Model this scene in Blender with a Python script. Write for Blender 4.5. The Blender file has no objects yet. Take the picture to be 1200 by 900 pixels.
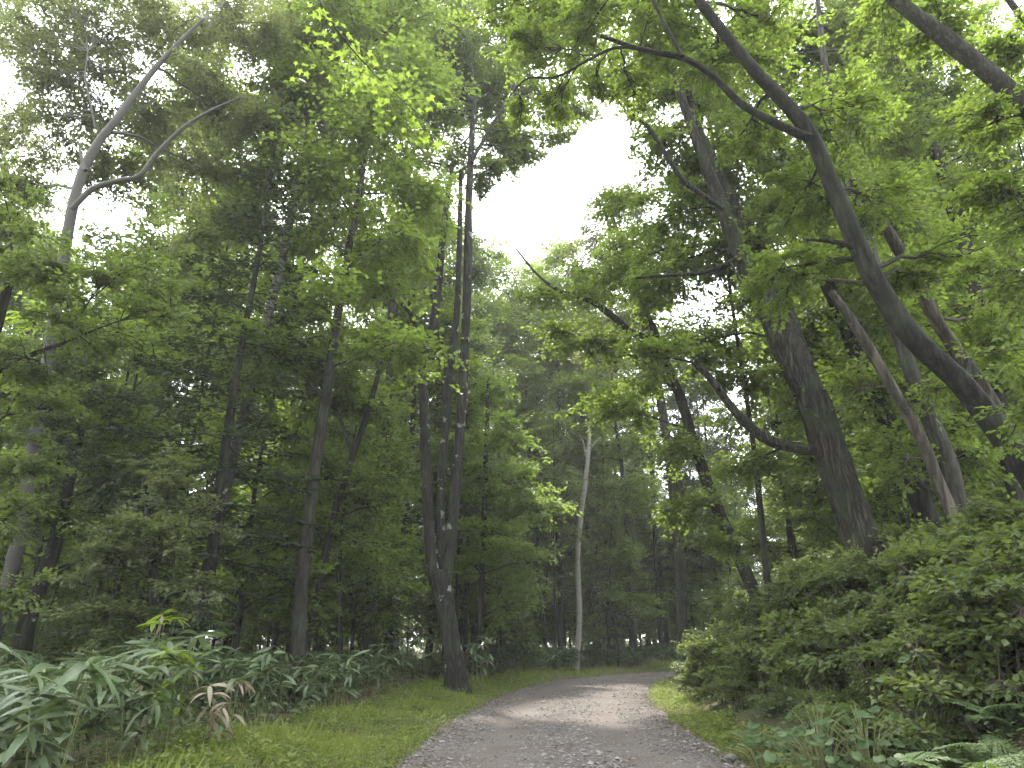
import bpy, math, random
import numpy as np
from mathutils import Vector, Matrix

# ------------------------------------------------------------------ camera, sky, sun, exposure
SC = bpy.context.scene
COL = SC.collection
R = math.radians
rng = np.random.default_rng(11)
random.seed(11)

CAM_H, FOC = 1.4, 830.0            # eye height (m), focal length in photo pixels (1200 wide)
PITCH = math.atan(305 / FOC)
cd = bpy.data.cameras.new("camera")
cam = bpy.data.objects.new("camera", cd)
COL.objects.link(cam)
cam.location = (0, 0, CAM_H)
cam.rotation_euler = (math.pi / 2 + PITCH, 0, 0)
cd.sensor_width = 36
cd.lens = FOC / 1200 * 36
cd.clip_start, cd.clip_end = 0.05, 4000
SC.camera = cam

SUN_EL, SUN_AZ = R(60), R(-14)      # azimuth measured from +Y (straight ahead), positive to the right
world = bpy.data.worlds.new("World")
SC.world = world
world.use_nodes = True
wt = world.node_tree
bg = wt.nodes["Background"]
sky = wt.nodes.new("ShaderNodeTexSky")
sky.sky_type = 'NISHITA'
sky.sun_disc = False
sky.sun_elevation = SUN_EL
sky.sun_rotation = SUN_AZ
sky.air_density, sky.dust_density, sky.ozone_density = 1.0, 2.0, 1.0
# thin bright cloud over the whole sky, broken by a few paler blue places
tc = wt.nodes.new("ShaderNodeTexCoord")
nz = wt.nodes.new("ShaderNodeTexNoise"); nz.inputs["Scale"].default_value = 2.2; nz.inputs["Detail"].default_value = 5
rp = wt.nodes.new("ShaderNodeMapRange")
rp.inputs["From Min"].default_value, rp.inputs["From Max"].default_value = 0.36, 0.6
rp.inputs["To Min"].default_value, rp.inputs["To Max"].default_value = 0.62, 0.95
mx = wt.nodes.new("ShaderNodeMixRGB")
mx.inputs["Color2"].default_value = (9.6, 9.9, 10.2, 1)
wt.links.new(tc.outputs["Generated"], nz.inputs["Vector"])
wt.links.new(nz.outputs["Fac"], rp.inputs["Value"])
wt.links.new(rp.outputs["Result"], mx.inputs["Fac"])
wt.links.new(sky.outputs["Color"], mx.inputs["Color1"])
wt.links.new(mx.outputs["Color"], bg.inputs["Color"])
bg.inputs["Strength"].default_value = 0.12

sd = bpy.data.lights.new("sun", 'SUN')
sd.energy = 2.0
sd.angle = R(2.5)
sd.color = (1.0, 0.95, 0.86)
sun = bpy.data.objects.new("sun", sd)
COL.objects.link(sun)
_sv = Vector((math.sin(SUN_AZ) * math.cos(SUN_EL), math.cos(SUN_AZ) * math.cos(SUN_EL), math.sin(SUN_EL)))
sun.rotation_euler = _sv.to_track_quat('Z', 'Y').to_euler()
sun.location = (0, 0, 60)

SC.view_settings.view_transform = 'Standard'
SC.view_settings.look = 'None'
SC.view_settings.gamma = 1
SC.view_settings.exposure = 2.8
VEIL = .0008
SC.render.engine = 'CYCLES'
SC.cycles.max_bounces = 12
SC.cycles.diffuse_bounces = 10
SC.cycles.glossy_bounces = 2
SC.cycles.transmission_bounces = 10
SC.cycles.volume_bounces = 0
SC.cycles.use_adaptive_sampling = True
SC.cycles.adaptive_threshold = 0.02
SC.cycles.use_denoising = True
SC.cycles.sample_clamp_indirect = 6

# ------------------------------------------------------------------ small maths
CP, SP = math.cos(PITCH), math.sin(PITCH)

def at(px, py, Y):
    """World point seen at a photo pixel, Y metres ahead; also its depth along the lens axis."""
    u, v = (px - 600) / FOC, (450 - py) / FOC
    dy, dz = CP - SP * v, SP + CP * v
    t = Y / dy
    return np.array([u * t, Y, CAM_H + t * dz]), t

def norm(a):
    return a / np.maximum(np.linalg.norm(a, axis=-1, keepdims=True), 1e-9)

def smooth(t):
    t = np.clip(t, 0, 1)
    return t * t * (3 - 2 * t)

def catmull(P, n):
    P = np.asarray(P, float)
    if len(P) == 2:
        t = np.linspace(0, 1, n + 1)[:, None]
        return P[0] * (1 - t) + P[1] * t
    E = np.vstack([2 * P[0] - P[1], P, 2 * P[-1] - P[-2]])
    out = []
    for i in range(1, len(E) - 2):
        p0, p1, p2, p3 = E[i - 1], E[i], E[i + 1], E[i + 2]
        for k in range(n):
            t = k / n
            out.append(.5 * (2 * p1 + (p2 - p0) * t + (2 * p0 - 5 * p1 + 4 * p2 - p3) * t * t + (3 * p1 - p0 - 3 * p2 + p3) * t ** 3))
    out.append(P[-1])
    return np.array(out)

def vnoise(x, y, seed=0):
    """cheap smooth value noise in -1..1"""
    x, y = np.asarray(x, float), np.asarray(y, float)
    xi, yi = np.floor(x), np.floor(y)
    fx, fy = smooth(x - xi), smooth(y - yi)
    def h(a, b):
        s = np.sin(a * 127.1 + b * 311.7 + seed * 74.7) * 43758.5453
        return (s - np.floor(s)) * 2 - 1
    return (h(xi, yi) * (1 - fx) + h(xi + 1, yi) * fx) * (1 - fy) + (h(xi, yi + 1) * (1 - fx) + h(xi + 1, yi + 1) * fx) * fy

# ------------------------------------------------------------------ mesh helpers
class MB:
    """collects vertices and faces, then becomes ONE mesh"""
    def __init__(s):
        s.v, s.f, s.t, s.n = [], {}, [], 0
    def add(s, verts, faces, tint=None):
        verts = np.asarray(verts, float).reshape(-1, 3)
        faces = np.asarray(faces, int)
        s.f.setdefault(faces.shape[1], []).append(faces + s.n)
        s.v.append(verts)
        s.t.append(np.full(len(verts), .5) if tint is None else np.broadcast_to(tint, (len(verts),)))
        s.n += len(verts)
    def mesh(s, name, mat, smooth_shade=False, off=(0, 0, 0)):
        me = bpy.data.meshes.new(name)
        if s.n:
            V = np.concatenate(s.v) - np.asarray(off, float)
            me.vertices.add(len(V))
            me.vertices.foreach_set("co", V.astype(np.float32).ravel())
            groups = [(k, np.concatenate(a)) for k, a in s.f.items()]
            tot = sum(a.size for _, a in groups)
            me.loops.add(tot)
            me.loops.foreach_set("vertex_index", np.concatenate([a.ravel() for _, a in groups]).astype(np.int32))
            me.polygons.add(sum(len(a) for _, a in groups))
            ls, st = [], 0
            for k, a in groups:
                ls.append(st + np.arange(len(a)) * k); st += a.size
            me.polygons.foreach_set("loop_start", np.concatenate(ls).astype(np.int32))
            at_ = me.attributes.new("tint", 'FLOAT', 'POINT')
            at_.data.foreach_set("value", np.concatenate(s.t).astype(np.float32))
            me.update(calc_edges=True)
            me.polygons.foreach_set("use_smooth", np.full(len(me.polygons), smooth_shade))
        for m in (mat if isinstance(mat, (list, tuple)) else [mat]):
            me.materials.append(m)
        return me
    def obj(s, name, mat, parent=None, smooth_shade=False, off=(0, 0, 0), kind=None, label=None):
        return link(name, s.mesh(name, mat, smooth_shade, off), parent, kind, label)

def link(name, data, parent=None, kind=None, label=None):
    o = bpy.data.objects.new(name, data)
    COL.objects.link(o)
    if parent is not None: o.parent = parent
    if kind: o["kind"] = kind
    if label: o["label"] = label
    return o

def thing(name, label, cat, loc=(0, 0, 0), group=None):
    o = bpy.data.objects.new(name, None)
    COL.objects.link(o)
    o.location = loc
    o.empty_display_size = .2
    o["label"], o["category"] = label, cat
    if group: o["group"] = group
    return o

def dup(root, loc, rz=0., sc=1., label=None, group=None, tilt=(0, 0)):
    r = root.copy(); COL.objects.link(r)
    r.location = loc; r.rotation_euler = (tilt[0], tilt[1], rz)
    r.scale = (sc, sc, sc) if not isinstance(sc, tuple) else sc
    if label: r["label"] = label
    if group: r["group"] = group
    for ch in root.children:
        c = ch.copy(); COL.objects.link(c); c.parent = r
        for g in ch.children:
            d = g.copy(); COL.objects.link(d); d.parent = c
    return r

def orient(d, up):
    d = Vector(d).normalized(); x = d.cross(Vector(up))
    if x.length < 1e-4: x = Vector((1, 0, 0))
    x.normalize(); z = x.cross(d)
    return Matrix((x, d, z)).transposed().to_4x4()

def tube(mb, path, rad, sides=8, rough=0., seed=0, cap=True, flare=None):
    path = np.asarray(path, float); n = len(path)
    rad = np.broadcast_to(np.asarray(rad, float), (n,))
    T = norm(np.gradient(path, axis=0))
    a = np.array([1., 0, 0]) if abs(T[0, 0]) < .8 else np.array([0, 1., 0])
    U = np.empty_like(T)
    u = a - T[0] * np.dot(a, T[0]); u /= np.linalg.norm(u)
    for i in range(n):
        u = u - T[i] * np.dot(u, T[i]); u /= max(np.linalg.norm(u), 1e-9)
        U[i] = u
    W = np.cross(T, U)
    ang = np.linspace(0, 2 * np.pi, sides, endpoint=False)
    rr = rad[:, None] * np.ones((1, sides))
    if rough:
        L = np.concatenate([[0], np.cumsum(np.linalg.norm(np.diff(path, axis=0), axis=1))])
        q = (np.arange(sides) / sides * 9.0)[None, :]
        mr = max(rad.max(), .02)
        rr = rr * (1 + rough * (vnoise(q, (L / (mr * 5))[:, None], seed) + .6 * vnoise(q * 2 + 31, (L / (mr * 1.5))[:, None], seed + 5)))
    if flare is not None:
        rr = rr * (1 + flare[:, None] * (.5 + .5 * np.cos(ang * 5 + seed)[None, :]))
    V = path[:, None] + rr[..., None] * (np.cos(ang)[None, :, None] * U[:, None] + np.sin(ang)[None, :, None] * W[:, None])
    i = np.arange(n - 1)[:, None] * sides; j = np.arange(sides)[None, :]; k = (j + 1) % sides
    F = np.stack([i + j, i + k, i + sides + k, i + sides + j], -1).reshape(-1, 4)
    mb.add(V.reshape(-1, 3), F)
    if cap:
        mb.add(np.vstack([V[-1], path[-1] + T[-1] * rad[-1] * .4]), [[q_, (q_ + 1) % sides, sides] for q_ in range(sides)])

def prisms(mb, A, B, ra, rb):
    """many thin three-sided twigs at once"""
    n = len(A)
    if n == 0: return
    T = norm(B - A)
    ref = np.where(np.abs(T[:, 2:3]) < .9, np.array([[0, 0, 1.]]), np.array([[1., 0, 0]]))
    U = norm(np.cross(T, ref)); W = np.cross(T, U)
    V = np.empty((n, 6, 3))
    for k in range(3):
        c, s = math.cos(k * 2.0944), math.sin(k * 2.0944)
        d = c * U + s * W
        V[:, k] = A + d * np.reshape(ra, (-1, 1)); V[:, 3 + k] = B + d * np.reshape(rb, (-1, 1))
    f = np.array([[0, 1, 4, 3], [1, 2, 5, 4], [2, 0, 3, 5]])
    mb.add(V.reshape(-1, 3), (np.arange(n)[:, None, None] * 6 + f[None]).reshape(-1, 4))

# leaf outlines: x across, y along, z up; faces follow the fold on the midrib
def leaf_proto(kind):
    if kind == 'rhomb':
        return np.array([[0, 0, 0], [-.36, .45, .07], [0, 1, -.06], [.36, .45, .07]]), np.array([[0, 2, 1], [0, 3, 2]])
    if kind == 'needle':
        return np.array([[0, 0, 0], [-.13, .5, 0], [0, 1, -.03], [.13, .5, 0]]), np.array([[0, 2, 1], [0, 3, 2]])
    if kind == 'ovate':
        return (np.array([[0, 0, 0], [-.30, .25, .05], [-.30, .6, .05], [0, 1, -.08], [.30, .6, .05], [.30, .25, .05], [0, .45, 0]]),
                np.array([[0, 6, 2, 1], [6, 3, 2, 2], [0, 5, 4, 6], [6, 4, 3, 3]]))
    if kind == 'oval3':
        return (np.array([[0, 0, 0], [-.3, .28, .05], [-.27, .64, .04], [0, 1, -.1], [.27, .64, .04], [.3, .28, .05]]),
                np.array([[0, 3, 2, 1], [0, 5, 4, 3]]))
    raise KeyError(kind)

def leaves(mb, pos, d, nrm, size, kind='rhomb', width=1., tint=None):
    P, F = leaf_proto(kind)
    n = len(pos)
    if n == 0: return
    y = norm(d); x = norm(np.cross(y, nrm)); z = np.cross(x, y)
    s = np.reshape(size, (-1, 1, 1))
    V = pos[:, None] + s * (P[None, :, 0:1] * width * x[:, None] + P[None, :, 1:2] * y[:, None] + P[None, :, 2:3] * z[:, None])
    t = rng.random(n) if tint is None else np.broadcast_to(tint, (n,))
    mb.add(V.reshape(-1, 3), (np.arange(n)[:, None, None] * len(P) + F[None]).reshape(-1, F.shape[1]), np.repeat(t, len(P)))

# ------------------------------------------------------------------ materials
def nt_new(name):
    m = bpy.data.materials.new(name); m.use_nodes = True
    t = m.node_tree
    return m, t, t.nodes["Principled BSDF"], t.nodes["Material Output"]

def nd(t, kind, **kw):
    n = t.nodes.new(kind)
    for k, v in kw.items():
        if k in n.inputs: n.inputs[k].default_value = v
        else: setattr(n, k, v)
    return n

def leaf_mat(name, c1, c2, trans, tfac=.42, rough=.5, spec=.4, objvar=.12):
    """leaf green between c1 and c2 by leaf; light shines through with colour trans"""
    m, t, p, out = nt_new(name)
    a = nd(t, "ShaderNodeAttribute", attribute_name="tint")
    mixc = nd(t, "ShaderNodeMixRGB"); mixc.inputs[1].default_value = (*c1, 1); mixc.inputs[2].default_value = (*c2, 1)
    t.links.new(a.outputs["Fac"], mixc.inputs[0])
    oi = nd(t, "ShaderNodeObjectInfo")
    mr = nd(t, "ShaderNodeMapRange"); mr.inputs["To Min"].default_value = 1 - objvar; mr.inputs["To Max"].default_value = 1 + objvar
    t.links.new(oi.outputs["Random"], mr.inputs["Value"])
    hsv = nd(t, "ShaderNodeHueSaturation")
    t.links.new(mixc.outputs[0], hsv.inputs["Color"]); t.links.new(mr.outputs[0], hsv.inputs["Value"])
    t.links.new(hsv.outputs[0], p.inputs["Base Color"])
    p.inputs["Roughness"].default_value = rough
    p.inputs["Specular IOR Level"].default_value = spec
    tr = nd(t, "ShaderNodeBsdfTranslucent")
    mt = nd(t, "ShaderNodeMixRGB", blend_type='MULTIPLY'); mt.inputs[0].default_value = 1
    k = max((c1[1] + c2[1]) / 2, 1e-3)
    mt.inputs[2].default_value = (trans[0] / max((c1[0] + c2[0]) / 2, 1e-3), trans[1] / k, trans[2] / max((c1[2] + c2[2]) / 2, 1e-3), 1)
    t.links.new(hsv.outputs[0], mt.inputs[1]); t.links.new(mt.outputs[0], tr.inputs["Color"])
    ms = nd(t, "ShaderNodeMixShader"); ms.inputs[0].default_value = tfac
    t.links.new(p.outputs[0], ms.inputs[1]); t.links.new(tr.outputs[0], ms.inputs[2]); t.links.new(ms.outputs[0], out.inputs[0])
    return m

def bark_mat(name, dark, light, moss=(.05, .07, .03), mossy=.3, scale=9., bump=.6, lichen=0.):
    m, t, p, out = nt_new(name)
    tcn = nd(t, "ShaderNodeTexCoord")
    mp = nd(t, "ShaderNodeMapping"); mp.inputs["Scale"].default_value = (1, 1, .13)
    t.links.new(tcn.outputs["Object"], mp.inputs[0])
    v = nd(t, "ShaderNodeTexVoronoi", Scale=scale, feature='DISTANCE_TO_EDGE')
    n1 = nd(t, "ShaderNodeTexNoise", Scale=scale * .8, Detail=8, Roughness=.72)
    wv = nd(t, "ShaderNodeMixRGB"); wv.inputs[0].default_value = .22
    t.links.new(mp.outputs[0], n1.inputs["Vector"])
    t.links.new(mp.outputs[0], wv.inputs[1]); t.links.new(n1.outputs["Color"], wv.inputs[2])
    t.links.new(wv.outputs[0], v.inputs["Vector"])
    rr = nd(t, "ShaderNodeMapRange"); rr.inputs["From Max"].default_value = .27
    t.links.new(v.outputs["Distance"], rr.inputs["Value"])
    mul = nd(t, "ShaderNodeMath", operation='MULTIPLY'); t.links.new(rr.outputs[0], mul.inputs[0]); t.links.new(n1.outputs["Fac"], mul.inputs[1])
    cr = nd(t, "ShaderNodeMixRGB"); cr.inputs[1].default_value = (*dark, 1); cr.inputs[2].default_value = (*light, 1)
    sc = nd(t, "ShaderNodeMapRange"); sc.inputs["From Min"].default_value = .05; sc.inputs["From Max"].default_value = .62
    t.links.new(mul.outputs[0], sc.inputs["Value"]); t.links.new(sc.outputs[0], cr.inputs[0])
    n2 = nd(t, "ShaderNodeTexNoise", Scale=1.7, Detail=4); t.links.new(tcn.outputs["Object"], n2.inputs["Vector"])
    mm = nd(t, "ShaderNodeMapRange"); mm.inputs["From Min"].default_value = .48; mm.inputs["From Max"].default_value = .68; mm.inputs["To Max"].default_value = mossy
    t.links.new(n2.outputs["Fac"], mm.inputs["Value"])
    m2 = nd(t, "ShaderNodeMixRGB"); m2.inputs[2].default_value = (*moss, 1)
    t.links.new(mm.outputs[0], m2.inputs[0]); t.links.new(cr.outputs[0], m2.inputs[1])
    last = m2
    if lichen:
        n3 = nd(t, "ShaderNodeTexVoronoi", Scale=3.4); n4 = nd(t, "ShaderNodeTexNoise", Scale=7., Detail=3)
        t.links.new(tcn.outputs["Object"], n4.inputs["Vector"])
        ad = nd(t, "ShaderNodeMixRGB"); ad.inputs[0].default_value = .3
        t.links.new(tcn.outputs["Object"], ad.inputs[1]); t.links.new(n4.outputs["Color"], ad.inputs[2]); t.links.new(ad.outputs[0], n3.inputs["Vector"])
        lm = nd(t, "ShaderNodeMapRange"); lm.inputs["From Min"].default_value = .25; lm.inputs["From Max"].default_value = .17; lm.inputs["To Max"].default_value = lichen
        t.links.new(n3.outputs["Distance"], lm.inputs["Value"])
        m3 = nd(t, "ShaderNodeMixRGB"); m3.inputs[2].default_value = (.27, .29, .25, 1)
        sx = nd(t, "ShaderNodeSeparateColor"); t.links.new(n3.outputs["Color"], sx.inputs[0])
        pick = nd(t, "ShaderNodeMath", operation='GREATER_THAN'); pick.inputs[1].default_value = .38; t.links.new(sx.outputs[0], pick.inputs[0])
        pm = nd(t, "ShaderNodeMath", operation='MULTIPLY'); t.links.new(pick.outputs[0], pm.inputs[0]); t.links.new(lm.outputs[0], pm.inputs[1])
        t.links.new(pm.outputs[0], m3.inputs[0]); t.links.new(m2.outputs[0], m3.inputs[1]); last = m3
    t.links.new(last.outputs[0], p.inputs["Base Color"])
    p.inputs["Roughness"].default_value = .9; p.inputs["Specular IOR Level"].default_value = .15
    b = nd(t, "ShaderNodeBump", Strength=bump, Distance=.09)
    t.links.new(mul.outputs[0], b.inputs["Height"]); t.links.new(b.outputs[0], p.inputs["Normal"])
    return m

def birch_mat(name, base=(.42, .40, .36), rough_to=0.):
    m, t, p, out = nt_new(name)
    tcn = nd(t, "ShaderNodeTexCoord")
    mp = nd(t, "ShaderNodeMapping"); mp.inputs["Scale"].default_value = (1, 1, 3.2)
    t.links.new(tcn.outputs["Object"], mp.inputs[0])
    n1 = nd(t, "ShaderNodeTexNoise", Scale=2.6, Detail=7, Roughness=.7); t.links.new(mp.outputs[0], n1.inputs["Vector"])
    r1 = nd(t, "ShaderNodeMapRange"); r1.inputs["From Min"].default_value = .54; r1.inputs["From Max"].default_value = .66
    t.links.new(n1.outputs["Fac"], r1.inputs["Value"])
    c = nd(t, "ShaderNodeMixRGB"); c.inputs[1].default_value = (*base, 1); c.inputs[2].default_value = (.07, .06, .05, 1)
    t.links.new(r1.outputs[0], c.inputs[0]); t.links.new(c.outputs[0], p.inputs["Base Color"])
    if rough_to:                     # old birches carry dark cracked bark on the lower trunk
        sx = nd(t, "ShaderNodeSeparateXYZ"); t.links.new(tcn.outputs["Object"], sx.inputs[0])
        wz = nd(t, "ShaderNodeMath", operation='MULTIPLY_ADD'); wz.inputs[1].default_value = 4; t.links.new(n1.outputs["Fac"], wz.inputs[0]); t.links.new(sx.outputs[2], wz.inputs[2])
        rz = nd(t, "ShaderNodeMapRange"); rz.inputs["From Min"].default_value = rough_to; rz.inputs["From Max"].default_value = rough_to + 4; t.links.new(wz.outputs[0], rz.inputs["Value"])
        c2 = nd(t, "ShaderNodeMixRGB"); c2.inputs[1].default_value = (.026, .024, .021, 1); t.links.new(rz.outputs[0], c2.inputs[0]); t.links.new(c.outputs[0], c2.inputs[2]); t.links.new(c2.outputs[0], p.inputs["Base Color"])
    p.inputs["Roughness"].default_value = .8
    b = nd(t, "ShaderNodeBump", Strength=.4, Distance=.02); t.links.new(n1.outputs["Fac"], b.inputs["Height"]); t.links.new(b.outputs[0], p.inputs["Normal"])
    return m

M = {}
M['leaf_bright'] = leaf_mat("leaf_bright", (.070, .098, .023), (.114, .144, .034), (.215, .305, .038), .50)
M['leaf_mid'] = leaf_mat("leaf_mid", (.057, .081, .025), (.096, .120, .036), (.17, .235, .038), .48)
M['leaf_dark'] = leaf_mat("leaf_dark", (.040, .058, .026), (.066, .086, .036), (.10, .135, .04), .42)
M['leaf_grey'] = leaf_mat("leaf_grey", (.056, .076, .036), (.088, .106, .044), (.17, .20, .05), .45)
M['leaf_lit'] = leaf_mat("leaf_lit", (.080, .120, .022), (.120, .160, .030), (.23, .33, .045), .50)  # light from the canopy gap put into the centre maple's leaf colour
M['needle'] = leaf_mat("fir_needle", (.022, .036, .020), (.040, .058, .028), (.05, .07, .02), .25, .6, .3)
M['shrub'] = leaf_mat("shrub_leaf", (.068, .098, .034), (.116, .149, .047), (.195, .25, .042), .42, .55, .3)
M['shrub_lime'] = leaf_mat("shrub_leaf_lime", (.070, .115, .022), (.120, .165, .030), (.17, .26, .02), .42)
M['bamboo'] = leaf_mat("bamboo_leaf", (.054, .085, .036), (.092, .126, .056), (.11, .16, .045), .28, .45, .5, .25)
M['bamboo_lime'] = leaf_mat("bamboo_leaf_young", (.095, .150, .024), (.13, .19, .03), (.19, .29, .02), .40, .42, .5, .1)
M['dry'] = leaf_mat("dry_leaf", (.17, .145, .10), (.24, .21, .15), (.2, .15, .08), .25, .7, .2)
M['fern'] = leaf_mat("fern_leaf", (.075, .115, .045), (.105, .150, .060), (.12, .2, .03), .40)
M['broad'] = leaf_mat("broad_leaf", (.052, .090, .036), (.080, .120, .046), (.13, .19, .04), .38, .55, .3)
M['grass'] = leaf_mat("grass_blade", (.085, .118, .027), (.160, .188, .046), (.21, .27, .04), .42, .55, .25, 0)
M['bark_oak'] = bark_mat("bark_oak", (.018, .016, .014), (.078, .068, .056), mossy=.6, scale=13, bump=.9)
M['bark_dark'] = bark_mat("bark_dark", (.013, .012, .011), (.036, .033, .029), mossy=.35, scale=12, bump=.5)
M['bark_lichen'] = bark_mat("bark_lichen", (.020, .018, .017), (.056, .051, .045), mossy=.4, scale=11, bump=.6, lichen=.85)
M['bark_grey'] = bark_mat("bark_grey", (.024, .022, .019), (.070, .064, .056), mossy=.35, scale=12, bump=.5)
M['bark_pale'] = bark_mat("bark_pale", (.04, .034, .028), (.125, .106, .086), mossy=.2, scale=8, bump=.7)
M['birch'] = birch_mat("bark_birch", (.21, .195, .175))
M['birch_dull'] = birch_mat("bark_birch_dull", (.066, .061, .055), 9.5)
M['stem'] = bark_mat("shrub_stem", (.05, .045, .035), (.12, .105, .08), mossy=.2, scale=30, bump=.2)
M['culm'] = leaf_mat("bamboo_culm", (.12, .14, .05), (.18, .18, .08), (.1, .1, .04), .05, .45, .5)

def ground_mat():
    m, t, p, out = nt_new("forest_floor")
    g = nd(t, "ShaderNodeNewGeometry")
    n1 = nd(t, "ShaderNodeTexNoise", Scale=.55, Detail=6); n2 = nd(t, "ShaderNodeTexNoise", Scale=14., Detail=5, Roughness=.7)
    for n in (n1, n2): t.links.new(g.outputs["Position"], n.inputs["Vector"])
    a = nd(t, "ShaderNodeMixRGB"); a.inputs[1].default_value = (.045, .036, .024, 1); a.inputs[2].default_value = (.115, .088, .055, 1)
    t.links.new(n2.outputs["Fac"], a.inputs[0])
    r = nd(t, "ShaderNodeMapRange"); r.inputs["From Min"].default_value = .4; r.inputs["From Max"].default_value = .6; r.inputs["To Max"].default_value = .8
    t.links.new(n1.outputs["Fac"], r.inputs["Value"])
    b = nd(t, "ShaderNodeMixRGB"); b.inputs[2].default_value = (.05, .075, .022, 1)
    t.links.new(r.outputs[0], b.inputs[0]); t.links.new(a.outputs[0], b.inputs[1]); t.links.new(b.outputs[0], p.inputs["Base Color"])
    p.inputs["Roughness"].default_value = 1; p.inputs["Specular IOR Level"].default_value = .1
    bp = nd(t, "ShaderNodeBump", Strength=.8, Distance=.06); t.links.new(n2.outputs["Fac"], bp.inputs["Height"]); t.links.new(bp.outputs[0], p.inputs["Normal"])
    return m
M['ground'] = ground_mat()

def road_mat():
    """packed grey grit; the 'tint' attribute carries the distance across the road (0 left edge, 1 right edge)"""
    m, t, p, out = nt_new("gravel_road")
    g = nd(t, "ShaderNodeNewGeometry"); a = nd(t, "ShaderNodeAttribute", attribute_name="tint")
    v = nd(t, "ShaderNodeTexVoronoi", Scale=26.); v2 = nd(t, "ShaderNodeTexVoronoi", Scale=60.)
    n1 = nd(t, "ShaderNodeTexNoise", Scale=.7, Detail=5, Roughness=.6); n2 = nd(t, "ShaderNodeTexNoise", Scale=5., Detail=6, Roughness=.7)
    for n in (v, v2, n1, n2): t.links.new(g.outputs["Position"], n.inputs["Vector"])
    sep = nd(t, "ShaderNodeSeparateColor"); t.links.new(v.outputs["Color"], sep.inputs[0])
    c = nd(t, "ShaderNodeMixRGB"); c.inputs[1].default_value = (.036, .031, .028, 1); c.inputs[2].default_value = (.145, .128, .118, 1)
    t.links.new(sep.outputs[0], c.inputs[0])
    sep2 = nd(t, "ShaderNodeSeparateColor"); t.links.new(v2.outputs["Color"], sep2.inputs[0])
    c2 = nd(t, "ShaderNodeMixRGB"); c2.inputs[1].default_value = (.080, .069, .061, 1); c2.inputs[2].default_value = (.145, .128, .116, 1)
    t.links.new(sep2.outputs[0], c2.inputs[0])
    # wheel tracks: finer, packed; crown and edges: loose stone
    wob = nd(t, "ShaderNodeMath", operation='MULTIPLY_ADD'); wob.inputs[1].default_value = .10; t.links.new(n1.outputs["Fac"], wob.inputs[0]); t.links.new(a.outputs["Fac"], wob.inputs[2])
    ramp = nd(t, "ShaderNodeValToRGB"); e = ramp.color_ramp.elements
    e[0].position, e[0].color = 0, (0, 0, 0, 1); e[1].position, e[1].color = 1, (0, 0, 0, 1)
    for pos, val in ((.18, .1), (.30, 1), (.42, .9), (.55, .15), (.68, .9), (.82, 1), (.94, .1)):
        q = e.new(pos); q.color = (val, val, val, 1)
    t.links.new(wob.outputs[0], ramp.inputs[0])
    c3 = nd(t, "ShaderNodeMixRGB"); t.links.new(ramp.outputs[0], c3.inputs[0]); t.links.new(c.outputs[0], c3.inputs[1]); t.links.new(c2.outputs[0], c3.inputs[2])
    # damp brown soil patches
    r = nd(t, "ShaderNodeMapRange"); r.inputs["From Min"].default_value = .44; r.inputs["From Max"].default_value = .66; r.inputs["To Max"].default_value = .7
    t.links.new(n1.outputs["Fac"], r.inputs["Value"])
    c4 = nd(t, "ShaderNodeMixRGB"); c4.inputs[2].default_value = (.085, .062, .052, 1)
    t.links.new(r.outputs[0], c4.inputs[0]); t.links.new(c3.outputs[0], c4.inputs[1])
    c5 = nd(t, "ShaderNodeMixRGB", blend_type='MULTIPLY'); c5.inputs[0].default_value = .7
    mr = nd(t, "ShaderNodeMapRange"); mr.inputs["To Min"].default_value = .55; mr.inputs["To Max"].default_value = 1.35
    t.links.new(n2.outputs["Fac"], mr.inputs["Value"]); t.links.new(c4.outputs[0], c5.inputs[1]); t.links.new(mr.outputs[0], c5.inputs[2])
    t.links.new(c5.outputs[0], p.inputs["Base Color"])
    p.inputs["Roughness"].default_value = .9; p.inputs["Specular IOR Level"].default_value = .25
    ad = nd(t, "ShaderNodeMath", operation='ADD'); t.links.new(v.outputs["Distance"], ad.inputs[0]); t.links.new(n2.outputs["Fac"], ad.inputs[1])
    bp = nd(t, "ShaderNodeBump", Strength=.7, Distance=.03); t.links.new(ad.outputs[0], bp.inputs["Height"]); t.links.new(bp.outputs[0], p.inputs["Normal"])
    return m
M['road'] = road_mat()

def stone_mat():
    m, t, p, out = nt_new("loose_stone")
    a = nd(t, "ShaderNodeAttribute", attribute_name="tint")
    ramp = nd(t, "ShaderNodeValToRGB"); e = ramp.color_ramp.elements
    e[0].color = (.045, .040, .038, 1); e[1].color = (.185, .172, .163, 1)
    q = e.new(.5); q.color = (.105, .093, .087, 1)
    q = e.new(.8); q.color = (.15, .135, .128, 1)
    t.links.new(a.outputs["Fac"], ramp.inputs[0]); t.links.new(ramp.outputs[0], p.inputs["Base Color"])
    p.inputs["Roughness"].default_value = .85
    return m
M['stone'] = stone_mat()

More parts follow.
